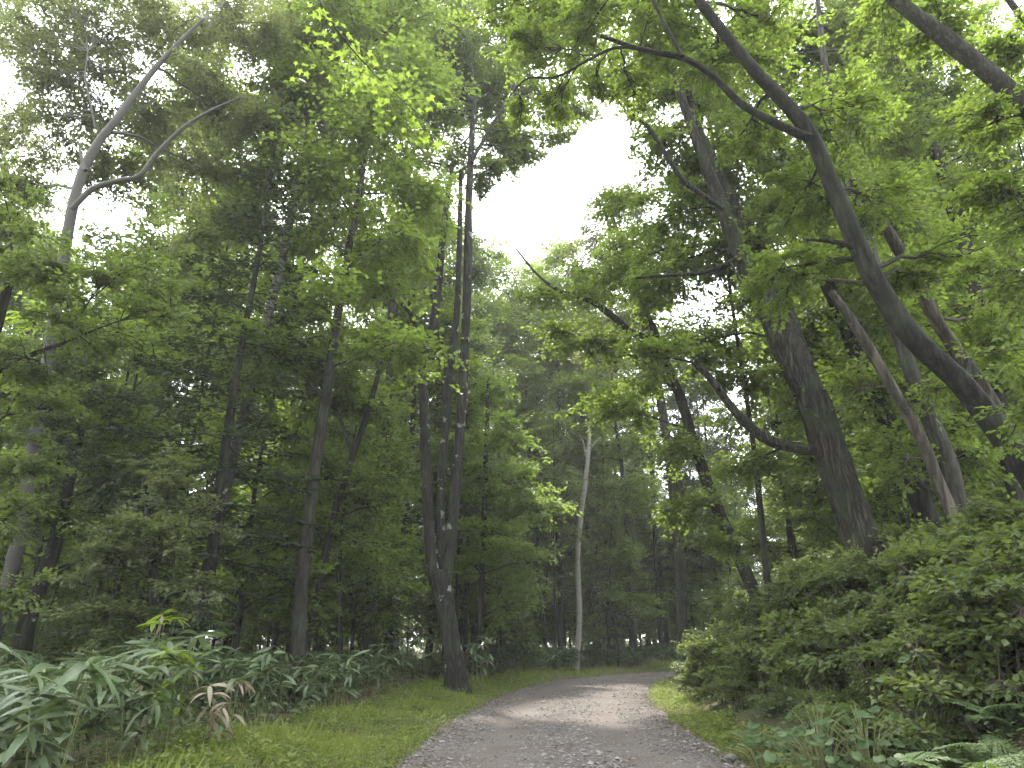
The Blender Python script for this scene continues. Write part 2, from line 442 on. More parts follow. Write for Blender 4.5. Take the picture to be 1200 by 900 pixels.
# ------------------------------------------------------------------ terrain and road
RC = catmull([(0.65, -40), (0.65, -15), (.68, 0), (.72, 9), (1.05, 16), (2.15, 24), (4.2, 31.5), (8.6, 38.5), (16, 43), (28, 45.5), (45, 46.5), (80, 46.5)], 8)
HW = 2.2
_A, _B = RC[:-1], RC[1:]
_D = _B - _A
_LL = (_D ** 2).sum(1)
def road_sd(x, y):
    """signed distance from the road's centre line (right positive)"""
    x = np.atleast_1d(np.asarray(x, float)); y = np.atleast_1d(np.asarray(y, float))
    best = np.full(x.shape, 1e9); sgn = np.zeros(x.shape)
    for a, d, l in zip(_A, _D, _LL):
        t = np.clip(((x - a[0]) * d[0] + (y - a[1]) * d[1]) / l, 0, 1)
        ex, ey = x - a[0] - t * d[0], y - a[1] - t * d[1]
        q = ex * ex + ey * ey
        b = q < best
        best = np.where(b, q, best); sgn = np.where(b, np.sign(d[1] * ex - d[0] * ey), sgn)
    return np.sqrt(best) * np.where(sgn == 0, 1, sgn)

def ground_z(x, y):
    x = np.atleast_1d(np.asarray(x, float)); y = np.atleast_1d(np.asarray(y, float))
    d = road_sd(x, y)
    e = np.abs(d) - HW
    B = 2.15 - 1.1 * smooth((y - 14) / 18)
    right = B * smooth((e - .7) / 3.6) + np.clip(e - 4, 0, 25) * .05
    left = .16 * smooth(e / 1.6) - .25 * smooth((e - 6) / 10)
    far = smooth((np.hypot(x, y) - 70) / 60)
    z = np.where(d > 0, right, left)
    z = z + np.clip(e, 0, 1) * (.16 * vnoise(x * .35, y * .35, 3) + .05 * vnoise(x * 1.3, y * 1.3, 4))
    z = np.where(e < 0, -.12 * smooth(-e / .3), z)
    return z * (1 - .6 * far)
def gz(x, y):
    return float(ground_z(x, y)[0])

def build_ground():
    def axis(lo, hi, step, far, n):
        core = np.arange(lo, hi + .01, step)
        g = np.geomspace(step, far, n)
        return np.concatenate([lo - np.cumsum(g)[::-1], core, hi + np.cumsum(g)])
    X = axis(-16, 18, .3, 90, 26); Y = axis(-4, 50, .35, 90, 26)
    gx, gy = np.meshgrid(X, Y)
    z = ground_z(gx.ravel(), gy.ravel())
    V = np.stack([gx.ravel(), gy.ravel(), z], 1)
    nx, ny = len(X), len(Y)
    i = (np.arange(ny - 1)[:, None] * nx + np.arange(nx - 1)[None]).ravel()
    mb = MB(); mb.add(V, np.stack([i, i + 1, i + nx + 1, i + nx], 1))
    mb.obj("ground", M['ground'], smooth_shade=True, kind="structure")

def road_frame():
    P = catmull(RC[::2], 10)
    T = norm(np.gradient(P, axis=0))
    N = np.stack([T[:, 1], -T[:, 0]], 1)
    return P, N
def build_road():
    P, N = road_frame()
    keep = (P[:, 1] > -30)
    P, N = P[keep], N[keep]
    q = np.linspace(-1, 1, 25)
    V, t = [], []
    L = np.concatenate([[0], np.cumsum(np.linalg.norm(np.diff(P, axis=0), axis=1))])
    for k in q:
        w = HW * k * np.ones(len(P))
        edge = abs(k) ** 8
        w = w + np.sign(k) * edge * (.26 * vnoise(L * .6, np.full_like(L, k * 3), 9) + .14 * vnoise(L * 2.3, np.full_like(L, k * 5), 12))
        X = P + N * w[:, None]
        z = .045 - .035 * abs(k) ** 2 - .022 * (np.exp(-((k - .42) / .16) ** 2) + np.exp(-((k + .42) / .16) ** 2)) + .014 * vnoise(X[:, 0] * 1.6, X[:, 1] * 1.6, 21)
        z = z - .11 * (abs(k) > .98)
        V.append(np.stack([X[:, 0], X[:, 1], z], 1)); t.append(np.full(len(P), (k + 1) / 2))
    V = np.stack(V, 1); n, m = V.shape[:2]
    i = (np.arange(n - 1)[:, None] * m + np.arange(m - 1)[None]).ravel()
    mb = MB(); mb.add(V.reshape(-1, 3), np.stack([i, i + 1, i + m + 1, i + m], 1), np.stack(t, 1).ravel())
    mb.obj("road", M['road'], smooth_shade=True, kind="structure")

def build_gravel():
    """loose stones lying on the road, thicker on its crown and along its edges"""
    P, N = road_frame()
    keep = (P[:, 1] > 6) & (P[:, 0] < 14); P, N = P[keep], N[keep]
    n = 30000
    w = 1 / np.maximum(P[:, 1] - 3, 1) ** 1.1; w /= w.sum()
    idx = rng.choice(len(P) - 1, n, p=w[:-1] / w[:-1].sum())
    f = rng.random(n)[:, None]
    C = P[idx] * (1 - f) + P[idx + 1] * f
    k = rng.uniform(-1.03, 1.03, n)
    track = np.exp(-((np.abs(k) - .42) / .17) ** 2)
    ok = rng.random(n) > track * .88
    C, k, idx = C[ok], k[ok], idx[ok]; n = len(C)
    X = C + N[idx] * (k * HW)[:, None]
    z = .045 - .035 * k ** 2 - .022 * (np.exp(-((k - .42) / .16) ** 2) + np.exp(-((k + .42) / .16) ** 2)) - .05 * (np.abs(k) > .97)
    s = rng.lognormal(math.log(.016), .45, n).clip(.007, .06)
    O = np.array([[1, 0, 0], [0, 1, 0], [-1, 0, 0], [0, -1, 0], [0, 0, .8], [0, 0, -.6]], float)
    F = np.array([[0, 1, 4], [1, 2, 4], [2, 3, 4], [3, 0, 4], [1, 0, 5], [2, 1, 5], [3, 2, 5], [0, 3, 5]])
    V = O[None] * rng.uniform(.55, 1.25, (n, 6, 1)) * s[:, None, None] * np.array([1, 1, .65])
    a = rng.uniform(0, 6.28, n); c_, s_ = np.cos(a)[:, None], np.sin(a)[:, None]
    V = np.stack([V[..., 0] * c_ - V[..., 1] * s_, V[..., 0] * s_ + V[..., 1] * c_, V[..., 2]], -1)
    V += np.stack([X[:, 0], X[:, 1], z + s * .25], 1)[:, None]
    mb = MB(); mb.add(V.reshape(-1, 3), (np.arange(n)[:, None, None] * 6 + F[None]).reshape(-1, 3), np.repeat(rng.random(n), 6))
    o = mb.obj("gravel", M['stone'], kind="stuff"); o["label"] = "loose grey stones scattered over the gravel road"

build_ground(); build_road(); build_gravel()

# ------------------------------------------------------------------ trees
# the canopy is open above the road's bend: no foliage grows in these tapering openings (start, end, radius at each end)
CLEAR = []
def clearing(px, py, rpx, y0=7, y1=120):
    (a, ta), (b, tb) = at(px, py, y0), at(px, py, y1)
    CLEAR.append((a, b, rpx * ta / FOC, rpx * tb / FOC))
def in_clear(P):
    m = np.zeros(len(P), bool)
    for a, b, r0, r1 in CLEAR:
        d = b - a; t = np.clip(((P - a) @ d) / (d @ d), 0, 1)
        m |= np.linalg.norm(P - a - t[:, None] * d, axis=1) < r0 + (r1 - r0) * t
    return m
for c in ((612, 262, 34), (640, 232, 38), (668, 205, 36), (700, 178, 34), (716, 160, 24), (590, 235, 20), (664, 250, 22)):
    clearing(*c)

class Tree:
    def __init__(s, name, label, cat, base, bark, leaf, leaf_len=.12, kind='rhomb', group=None, seed=0, layer=.5, clear=True):
        s.name, s.label, s.cat, s.group = name, label, cat, group
        s.base = np.array(base, float); s.bark, s.leaf, s.ll, s.lk = bark, leaf, leaf_len, kind
        s.nodes, s.nr, s.parts = [], [], []
        s.tA, s.tB = [], []              # twigs
        s.fine = MB(); s.fol = MB(); s.layer = layer; s.seed = seed; s.clear = clear
        s.r = np.random.default_rng(seed + 100)
    def stem(s, path, rad, part='trunk', n=6, sides=12, rough=.1, flare=False, wiggle=0., attach=True):
        P = catmull(path, n)
        q = np.interp(np.linspace(0, 1, len(P)), np.linspace(0, 1, len(rad)), rad)
        if wiggle:
            L = np.linspace(0, len(path) * 2.2, len(P)); e = np.minimum(1, np.linspace(0, 3, len(P)))
            P = P + np.stack([vnoise(L, L * 0 + s.seed, 1), vnoise(L, L * 0 + s.seed, 2), L * 0], 1) * (wiggle * e)[:, None]
        fl = None
        if flare:
            hgt = np.linalg.norm(P - P[0], axis=1); fl = .45 * np.exp(-hgt / (rad[0] * 1.4))
        mb = MB(); tube(mb, P, q, sides, rough, s.seed + len(s.parts), flare=fl)
        s.parts.append((part, mb))
        if attach:
            s.nodes.append(P[len(P) // 6:]); s.nr.append(q[len(P) // 6:])
        return P, q
    def lobe(s, c, rad, cover=1., sec=None, fromp=None, bare=False, up=.35):
        """one foliage mass: a branch from the nearest stem to c, side branches spread through the mass, twigs and leaves on them"""
        r = s.r
        c = np.asarray(c, float); rad = np.broadcast_to(np.asarray(rad, float), (3,))
        N = np.concatenate(s.nodes); NR = np.concatenate(s.nr)
        dv = c - N; dist = np.linalg.norm(dv, axis=1)
        k = int(np.argmin(dist + 1.2 * np.maximum(0, .25 * dist - dv[:, 2])))
        a, ra = N[k], NR[k]
        d = np.linalg.norm(c - a)
        R_ = float(rad.mean())
        if d > .3:
            mid = a + (c - a) * .5 + np.array([0, 0, up * d * .35]) + r.normal(0, .05 * d, 3)
            t = np.linspace(0, 1, 7)[:, None]
            main = a * (1 - t) ** 2 + 2 * mid * t * (1 - t) + c * t * t
            main[1:-1] += r.normal(0, .012 * d, (5, 3))
            tube(s.fine, main, np.linspace(min(ra * .62, .010 * d + .018), .010, 7), 5, cap=False)
        else:
            main = np.repeat(a[None], 7, 0)
        n = sec or int(np.clip(7 + R_ * 5, 6, 26))
        dirs = norm(r.normal(0, 1, (n, 3)))
        T = c + dirs * rad * (r.random((n, 1)) ** .45)
        if s.layer:                                   # gather into flat layers
            st = max(.5, R_ * .5); zq = np.round(T[:, 2] / st) * st
            T[:, 2] = T[:, 2] * (1 - s.layer) + zq * s.layer
        leafn = cover * math.pi * rad[0] * rad[2] / (.30 * s.ll ** 2 * .60)
        tw_n = max(5, int(4 + R_ * 4))
        per = max(3, leafn / (n * tw_n))
        for q in range(n):
            st_ = main[r.integers(3, 7)]
            e = T[q]; dd = np.linalg.norm(e - st_)
            m_ = (st_ + e) / 2 + np.array([0, 0, .10 * dd]) + r.normal(0, .06 * dd, 3)
            t = np.linspace(0, 1, 5)[:, None]
            path = st_ * (1 - t) ** 2 + 2 * m_ * t * (1 - t) + e * t * t
            if s.clear and in_clear(path[3:4])[0]: continue
            s.tA += list(path[:-1]); s.tB += list(path[1:])
            s.__dict__.setdefault('tr', []).extend(np.linspace(.014, .005, 5)[:-1].tolist())
            if bare: continue
            sd_ = norm(e - st_)
            tt = r.uniform(.25, 1.0, tw_n)
            st2 = np.stack([np.interp(tt, np.linspace(0, 1, 5), path[:, j]) for j in range(3)], 1)
            td = norm(sd_[None] * .8 + np.stack([r.normal(0, .9, tw_n), r.normal(0, .9, tw_n), r.normal(0, .22, tw_n)], 1))
            ln = R_ * r.uniform(.3, .8, tw_n)
            s._spray(st2, td, ln, per)
    def _spray(s, st, td, ln, per):
        r = s.r
        en = st + td * ln[:, None] - np.array([0, 0, .12]) * ln[:, None]
        s.tA += list(st); s.tB += list(en); s.__dict__.setdefault('tr', []).extend([.004] * len(st))
        cnt = max(1, int(round(per)))
        t = r.uniform(.08, 1.05, (len(st), cnt))
        pos = st[:, None] + (en - st)[:, None] * t[..., None]
        up = np.stack([r.normal(0, .28, (len(st), 1)), r.normal(0, .28, (len(st), 1)), np.ones((len(st), 1))], -1)
        n_ = norm(np.broadcast_to(up, pos.shape) + r.normal(0, .28, pos.shape))
        side = np.cross(np.broadcast_to(td[:, None], pos.shape), n_) * np.where(r.random(pos.shape[:2]) < .5, -1, 1)[..., None]
        d = norm(np.broadcast_to(td[:, None], pos.shape) * r.uniform(.2, 1., pos.shape[:2])[..., None] + side * r.uniform(.5, 1.1, pos.shape[:2])[..., None] + np.array([0, 0, -.22]) + r.normal(0, .12, pos.shape))
        pos = pos + side * (r.random(pos.shape[:2])[..., None] * s.ll * .9) + r.normal(0, s.ll * .25, pos.shape)
        pos, d, n_ = pos.reshape(-1, 3), d.reshape(-1, 3), n_.reshape(-1, 3)
        if s.clear:
            ok = ~in_clear(pos); pos, d, n_ = pos[ok], d[ok], n_[ok]
        base = np.repeat(r.random(len(st)), cnt)
        base = base[ok] if s.clear else base
        leaves(s.fol, pos, d, n_, s.ll * r.uniform(.65, 1.2, len(pos)), s.lk, tint=np.clip(.5 * base + .5 * r.random(len(pos)), 0, 1))
    def build(s, crown='crown'):
        root = thing(s.name, s.label, s.cat, tuple(s.base), s.group)
        for part, mb in s.parts:
            mb.obj(part, s.bark, root, True, s.base)
        if s.tA:
            r_ = np.array(s.tr)
            prisms(s.fine, np.array(s.tA), np.array(s.tB), r_, r_ * .72)
        if s.fine.n: s.fine.obj("branches", s.bark, root, False, s.base, kind="stuff")
        if s.fol.n: s.fol.obj(crown, s.leaf, root, False, s.base, kind="stuff")
        s.root = root
        return root

def px_path(pts, Y, dY=0., seed=0):
    """trunk centre line from points of the photograph at Y metres (Y may be one value per point)"""
    n = len(pts); Ys = np.broadcast_to(Y, (n,)) + np.linspace(0, dY, n)
    a = [at(p[0], p[1], y) for p, y in zip(pts, Ys)]
    return np.array([p for p, _ in a]), np.array([t for _, t in a])

def to_ground(path, rad):
    """carry the lowest point of a trunk on down its own line into the ground"""
    p, d = path[0].copy(), norm(path[0] - path[1])
    if p[2] > gz(p[0], p[1]) - .05:
        d = norm(np.array([d[0] * .6, d[1] * .6, min(d[2], -.5)]))
        q = p.copy(); k = 0
        while q[2] > gz(q[0], q[1]) and k < 400:
            q = q + d * .1; k += 1
        q = q + d * .25
        if np.linalg.norm(q - p) > .4:
            path = np.vstack([q, path]); rad = np.concatenate([[rad[0] * 1.12], rad])
        else:
            path = path.copy(); path[0] = q
    g = path[0].copy(); g[2] = gz(g[0], g[1])
    return path, rad, g

def hero(name, label, cat, pts, wpx, Y, bark, leaf, dY=0., stems=(), limbs=(), lobes=(), ll=.12, lk='rhomb', seed=1, cover=1., layer=.5, flare=True, sides=14, rough=.1, up=.35, group=None):
    """a tree of the photograph: trunk, further stems and limbs given by points and widths in photo pixels, then its foliage masses (px, py, radius px, Y)"""
    P, t = px_path(pts, Y, dY)
    rad = np.array(wpx) / 2 * t / FOC
    P, rad, g = to_ground(P, rad)
    T = Tree(name, label, cat, g, bark, leaf, ll, lk, group, seed, layer)
    T.stem(P, rad, 'trunk', sides=sides, rough=rough, flare=flare)
    for kind, grp in (('stem', stems), ('limb', limbs)):
        for (pp, ww, YY) in grp:
            Q, tq = px_path(pp, YY)
            T.stem(Q, np.array(ww) / 2 * tq / FOC, kind, sides=max(7, sides - 4), rough=rough * .8)
    for lb in lobes:
        c, tt = at(lb[0], lb[1], lb[3])
        rw = lb[2] * tt / FOC
        T.lobe(c, (rw, rw * 1.15, rw * .72), 2.1 * cover * (lb[4] if len(lb) > 4 else 1), up=up)
    return T.build()

def grid(x0, x1, y0, y1, step, r, Y0, Y1, cov=1.):
    """evenly spread foliage masses over a stretch of canopy"""
    g = random.Random(int(x0 * 7 + y0))
    return [(x + g.uniform(-.4, .4) * step, y + g.uniform(-.4, .4) * step, r * g.uniform(.8, 1.2), g.uniform(Y0, Y1), cov)
            for x in np.arange(x0, x1 + 1, step) for y in np.arange(y0, y1 + 1, step)]

TREE_CAT = "tree"
# --- centre: the three-stemmed tree on the left verge, where the road begins to bend
hero("lichen_tree", "dark three-stemmed tree with pale lichen patches on the left verge of the gravel road", TREE_CAT,
     [(537, 803), (530, 760), (522, 710), (515, 672)], [27.9, 22.1, 22.1, 26.2], 22, M['bark_lichen'], M['leaf_mid'], seed=3,
     stems=[([(510, 685), (504, 640), (500, 560), (497, 480), (496, 425), (508, 380), (515, 320), (522, 250), (530, 195)], [13.9, 13.1, 12.3, 11.5, 10.7, 9.84, 9.02, 7.38, 4.92], 22.0),
            ([(516, 690), (516, 640), (517, 570), (522, 500), (528, 430), (535, 370), (538, 300), (540, 200)], [12.3, 10.7, 9.84, 9.02, 9.02, 8.2, 6.56, 4.92], 22.5),
            ([(522, 690), (528, 640), (535, 560), (541, 480), (545, 400), (548, 320), (549, 250), (552, 180), (556, 120)], [14.8, 13.1, 12.3, 11.5, 10.7, 9.84, 9.02, 7.38, 4.92], 21.9)],
     limbs=[([(496, 430), (486, 385), (474, 345), (452, 312), (420, 278), (385, 250)], [7.38, 6.56, 5.74, 4.92, 4.1, 2.46], 21.8),
            ([(500, 425), (484, 372), (462, 352), (430, 347), (400, 349)], [5.74, 4.92, 4.1, 3.28, 2.46], 21.2),
            ([(523, 490), (522, 430), (512, 380), (505, 345)], [6.56, 5.74, 4.1, 3.28], 22.6),
            ([(552, 190), (566, 165), (582, 138), (598, 112)], [4.92, 4.1, 3.28, 2.46], 21.6)],
     lobes=[(555, 95, 58, 23.7), (500, 130, 55, 23.2), (450, 190, 58, 23.2), (590, 165, 34, 24.2), (400, 235, 55, 23.2), (600, 60, 55, 24.2), (530, 40, 60, 23.2),
            (355, 280, 48, 23.2), (430, 300, 46, 24.9), (395, 340, 40, 24.2), (585, 120, 40, 24.2), (540, 190, 40, 25.4, .7), (620, 112, 40, 24.2), (655, 148, 34, 23.7), (612, 178, 30, 24.2), (585, 165, 30, 23.4), (578, 195, 22, 23.4), (606, 192, 22, 23.5), (640, 186, 24, 23.4), (664, 168, 22, 23.4), (700, 136, 20, 23.4), (568, 222, 14, 23.6), (680, 118, 26, 24.2), (575, 205, 24, 22.9), (470, 60, 60, 23.2), (640, 30, 50, 23.4), (690, 70, 36, 24.2)] + grid(360, 590, -10, 130, 62, 52, 22.5, 26, .8),
     ll=.13, cover=1.0)

# --- right: the old oak, two main stems above a heavy trunk
hero("oak_tree", "massive rough barked old tree with the thickest trunk, leaning left from the right bank", TREE_CAT,
     [(1016, 660), (998, 600), (975, 535), (951, 470), (930, 415), (911, 372), (897, 335)], [43, 40, 38, 36, 33, 25, 12], 14.5, M['bark_oak'], M['leaf_bright'], seed=5, rough=.16, sides=20,
     stems=[([(938, 458), (916, 410), (896, 362), (868, 300), (845, 240), (820, 175), (800, 118), (780, 60)], [18, 21.5, 20.1, 17, 15.2, 12.2, 9.76, 6.08], 14.42),
            ([(955, 478), (941, 428), (926, 375), (900, 310), (868, 255), (838, 195), (815, 140), (806, 100)], [16, 20.6, 17.6, 14.6, 12.8, 11, 8.48, 5.47], (14.5, 14.7, 14.9, 15, 15, 15, 15, 15))],
     limbs=[([(968, 528), (935, 526), (896, 513), (862, 482), (834, 445), (812, 425)], [12, 12.2, 12.2, 10.3, 8.48, 5.47], (14.5, 14.4, 14.3, 14.2, 14.2, 14.2)),
            ([(868, 300), (830, 318), (790, 322), (745, 326)], [6.08, 5.47, 4.26, 3.04], 14.2),
            ([(848, 245), (800, 210), (760, 150), (735, 130)], [7.3, 6.08, 4.26, 2.43], 13.6),
            ([(905, 380), (880, 350), (862, 320), (850, 290)], [4.86, 3.65, 3.04, 1.82], 13.4)],
     lobes=[(800, 95, 62, 15.4), (770, 165, 44, 15.4), (835, 190, 55, 15.9), (790, 250, 55, 15.9), (850, 300, 55, 15.4), (775, 330, 50, 15.9), (825, 400, 58, 15.9), (870, 440, 50, 15.2),
            (740, 80, 55, 15.9), (900, 250, 60, 15), (770, 420, 48, 14.5), (880, 545, 45, 15.4), (930, 480, 32, 14.9, .5)] + grid(720, 880, 20, 380, 75, 46, 15.8, 18.5, .6),
     ll=.115, cover=.95)

# --- right: the near curved tree, its limb arching over the road
hero("curved_tree", "near dark tree curving up and left over the road from the right edge", TREE_CAT,
     [(1262, 640), (1200, 545), (1130, 452), (1062, 386), (1012, 302), (974, 214), (944, 150), (884, 82), (822, 4), (780, -60)], [35.9, 30.1, 26.6, 24.3, 20.8, 19.1, 17.4, 13.9, 11, 8.13], 9.6, M['bark_dark'], M['leaf_bright'], dY=-.6, seed=7, rough=.08,
     limbs=[([(948, 162), (908, 144), (868, 121), (834, 88), (800, 68), (752, 58), (704, 42)], [11, 9.83, 8.65, 7.51, 6.96, 5.79, 4.05], 9.1),
            ([(756, 58), (722, 56), (690, 70), (652, 90), (618, 92), (598, 112)], [4.05, 3.47, 3.47, 2.89, 2.32, 1.16], 9.3),
            ([(1020, 318), (1000, 290), (975, 283), (945, 281)], [8.13, 6.96, 5.21, 2.89], 9.3),
            ([(800, 66), (780, 30), (765, 0), (755, -30)], [4.63, 4.05, 3.47, 2.32], 9.0)],
     lobes=[(760, 20, 70, 10.3), (840, 60, 70, 10.1), (900, 25, 70, 10.3), (940, 230, 58, 10.6), (985, 130, 70, 10.3), (1030, 240, 60, 10.8), (680, 20, 50, 10.8), (900, 330, 52, 10.9), (1075, 330, 50, 10.5),
            (960, 320, 44, 10.3), (870, 160, 40, 10.8), (620, 60, 42, 10.9), (1130, 300, 55, 10.3), (1160, 400, 55, 10.6), (650, 130, 26, 10.8)] + grid(590, 800, -20, 60, 58, 44, 10.2, 13, .8) + [(650, 118, 26, 10.5), (610, 140, 24, 10.5), (700, 100, 26, 11), (745, 110, 30, 11)],
     ll=.085, lk='oval3', cover=.85)

# --- right: further trunks on the bank
hero("broken_top_tree", "pale stripped trunk with a jagged top left of the curved tree", TREE_CAT,
     [(1118, 610), (1096, 556), (1078, 512), (1050, 462), (1024, 418), (998, 376), (974, 342)], [13.3, 13.3, 12.8, 12.3, 11.8, 10.7, 7.68], 12.6, M['bark_pale'], M['leaf_bright'], seed=9,
     lobes=[(1000, 460, 40, 13.8, .7), (1050, 540, 42, 13.6, .7)], ll=.10)
hero("tall_bank_tree", "straight grey trunk rising between the pale stripped trunk and the curved tree", TREE_CAT,
     [(1126, 600), (1110, 540), (1084, 478), (1064, 425), (1043, 362), (1012, 270), (985, 180), (968, 90), (958, 0)], [19.1, 19.1, 17.6, 16.8, 15.3, 13, 10.7, 8.41, 5.36], 13.4, M['bark_grey'], M['leaf_mid'], seed=11,
     lobes=[(990, 120, 60, 14), (930, 60, 60, 15), (1040, 60, 60, 14), (1000, 20, 60, 14), (960, 170, 40, 14)] + grid(900, 1080, 0, 330, 80, 48, 14, 18, .6), ll=.12, cover=.9)
hero("snag_tree", "grey leaning trunk behind the curved tree with a pale broken tip", TREE_CAT,
     [(1225, 590), (1160, 468), (1133, 428), (1100, 380), (1068, 318), (1034, 262), (998, 212)], [17.9, 16.8, 15.8, 14.8, 13.7, 12.1, 8.42], 11.4, M['bark_pale'], M['leaf_bright'], seed=13,
     lobes=[(1140, 380, 45, 12.8, .6), (1090, 460, 40, 12.8, .5)], ll=.10)
hero("dark_bank_tree", "slim dark trunk behind the massive rough trunk on the right bank", TREE_CAT,
     [(1100, 640), (1068, 560), (1040, 492), (1012, 436), (990, 380), (955, 300), (930, 220), (905, 130)], [24, 22, 20, 18, 17, 15, 11, 7], 16.5, M['bark_dark'], M['leaf_mid'], seed=15,
     lobes=[(930, 190, 50, 16.5), (880, 130, 50, 17), (960, 270, 50, 16), (900, 80, 50, 17), (1010, 380, 40, 16.2, .7)], ll=.13)
hero("forked_slender_tree", "slender grey tree forking high up at the upper right", TREE_CAT,
     [(1180, 520), (1150, 380), (1128, 280), (1106, 205), (1088, 160)], [20, 18, 16, 14, 12], 17, M['bark_grey'], M['leaf_bright'], seed=17,
     stems=[([(1090, 165), (1070, 128), (1056, 85), (1048, 40), (1040, -10)], [10, 9, 8, 6, 4], 17), ([(1088, 162), (1084, 130), (1078, 90), (1072, 40)], [9, 8, 7, 4], 17.2)],
     lobes=[(1060, 60, 60, 17), (1110, 110, 55, 17), (1040, 130, 45, 17, .7), (1100, 20, 55, 17), (1150, 180, 50, 17), (1010, 60, 40, 18, .6)] + grid(1060, 1220, 40, 480, 80, 50, 16, 21, .6), ll=.13, cover=.9)
hero("upper_right_tree", "thick dark trunk slanting across the upper right corner", TREE_CAT,
     [(1420, 420), (1320, 255), (1262, 180), (1200, 122), (1132, 64), (1068, 14), (1010, -30)], [26.2, 24.4, 23.6, 21.8, 19.2, 15.7, 11.3], 7.4, M['bark_grey'], M['leaf_bright'], seed=19, rough=.12,
     limbs=[([(1262, 182), (1236, 100), (1206, 34), (1172, -14)], [11.3, 9.62, 8.29, 6.13], 7.8)],
     lobes=[(1190, 60, 60, 8), (1150, 150, 55, 7.8), (1100, 30, 50, 7.6), (1195, 240, 62, 7.8), (1140, 230, 40, 8), (1180, 330, 55, 7.8), (1040, 10, 50, 8), (1200, 430, 50, 8, .8), (1190, 500, 45, 8.2, .7)],
     ll=.075, lk='oval3', cover=.85)
hero("bent_tree", "slim grey tree at the bend, its forked limbs reaching left under the sky gap", TREE_CAT,
     [(888, 705), (860, 640), (832, 575), (812, 515), (796, 462), (778, 420), (764, 380)], [15.8, 14.4, 13.7, 12.2, 11.5, 10.1, 8.64], 20, M['bark_grey'], M['leaf_bright'], seed=21,
     limbs=[([(770, 395), (742, 390), (715, 368), (690, 352), (655, 340), (630, 322), (605, 292)], [8.64, 8.64, 7.92, 5.76, 4.32, 2.88, 2.16], 20),
            ([(764, 380), (752, 350), (735, 320), (722, 290)], [5.76, 5.04, 3.6, 2.16], 20.3),
            ([(800, 470), (765, 432), (735, 415), (705, 405)], [4.32, 3.6, 2.88, 2.16], 19.8)],
     lobes=[(735, 290, 40, 20.5), (690, 340, 34, 20), (640, 345, 30, 20), (750, 350, 45, 20), (700, 400, 42, 20), (760, 440, 45, 20), (720, 480, 48, 20), (790, 520, 45, 19.5), (800, 590, 45, 19.3), (650, 390, 34, 20.5, .8), (840, 640, 42, 19, .8)],
     ll=.135, cover=.9)

hero("pale_leaved_tree", "light airy tree with pale leaves in the sky gap above the bend", TREE_CAT,
     [(800, 760), (795, 640), (782, 520), (765, 420), (745, 340), (728, 285), (712, 240)], [12, 12, 11, 10, 8, 6, 3], 31, M['bark_grey'], M['leaf_grey'], seed=22,
     lobes=[(715, 240, 36, 31), (690, 275, 32, 31), (750, 235, 38, 31.5), (730, 300, 42, 31), (775, 290, 40, 31), (690, 320, 34, 31), (780, 350, 44, 32), (735, 370, 44, 31), (700, 410, 40, 32)], ll=.14, cover=.62)

# --- left side
hero("leaning_birch", "pale forked birch leaning right across the upper left corner", TREE_CAT,
     [(-20, 790), (20, 640), (52, 450), (72, 320), (90, 222), (112, 172), (138, 138), (172, 92), (205, 55), (238, 22)], [16.8, 15.8, 14, 12.9, 11.2, 9.52, 8.42, 6.74, 5.05, 2.81], 14.5, M['birch_dull'], M['leaf_grey'], seed=23, flare=True,
     limbs=[([(84, 245), (108, 222), (138, 212), (163, 206), (182, 182), (212, 152), (246, 130), (282, 114)], [6.74, 6.74, 6.18, 5.62, 5.05, 4.49, 3.37, 1.68], 14.2),
            ([(100, 200), (94, 180), (92, 165)], [5.05, 2.81, 0.842], 14.2),
            ([(112, 150), (106, 120), (100, 90), (103, 60)], [2.25, 2.25, 1.68, 1.12], 14.6)],
     lobes=[(110, 90, 55, 16.1, .8), (200, 45, 60, 16.1, .8), (260, 100, 55, 16.1, .8), (60, 150, 50, 16.1, .8), (180, 130, 45, 15.6, .8), (300, 50, 50, 16.6, .7), (40, 60, 60, 15.6, .7), (130, 200, 45, 16.1), (30, 230, 50, 16.1), (100, 20, 60, 15.6, .8), (320, 140, 50, 16.6)] + grid(-10, 300, -10, 230, 66, 46, 15.6, 18.5, .55),
     ll=.095, cover=.85, layer=.2)
hero("wispy_birch", "thin pale trunk standing beside the dark fir on the left", TREE_CAT,
     [(228, 745), (244, 660), (268, 560), (290, 470), (312, 380), (334, 290), (350, 200), (362, 110)], [14.4, 13.6, 12.8, 11.9, 11, 9.35, 6.8, 4.25], 18.5, M['birch_dull'], M['leaf_grey'], seed=25,
     lobes=[(350, 130, 50, 18.5), (310, 200, 45, 18), (390, 90, 45, 19), (340, 60, 50, 18.5), (280, 260, 45, 18, .9), (380, 180, 40, 19)] + grid(230, 400, 0, 260, 64, 46, 18.5, 22, .42), ll=.11, layer=.3)
hero("olive_trunk_tree", "moss tinted straight trunk between the slender curved sapling and the three-stemmed tree", TREE_CAT,
     [(424, 790), (433, 715), (443, 640), (451, 560), (457, 470), (460, 380), (464, 290)], [18.9, 18, 17.1, 15.3, 13.5, 11.7, 8.1], 28, M['bark_grey'], M['leaf_mid'], seed=27,
     lobes=[(420, 330, 45, 28), (470, 380, 40, 29), (430, 460, 45, 28), (480, 270, 45, 28), (390, 400, 40, 27.5), (470, 530, 40, 28, .8)], ll=.16)
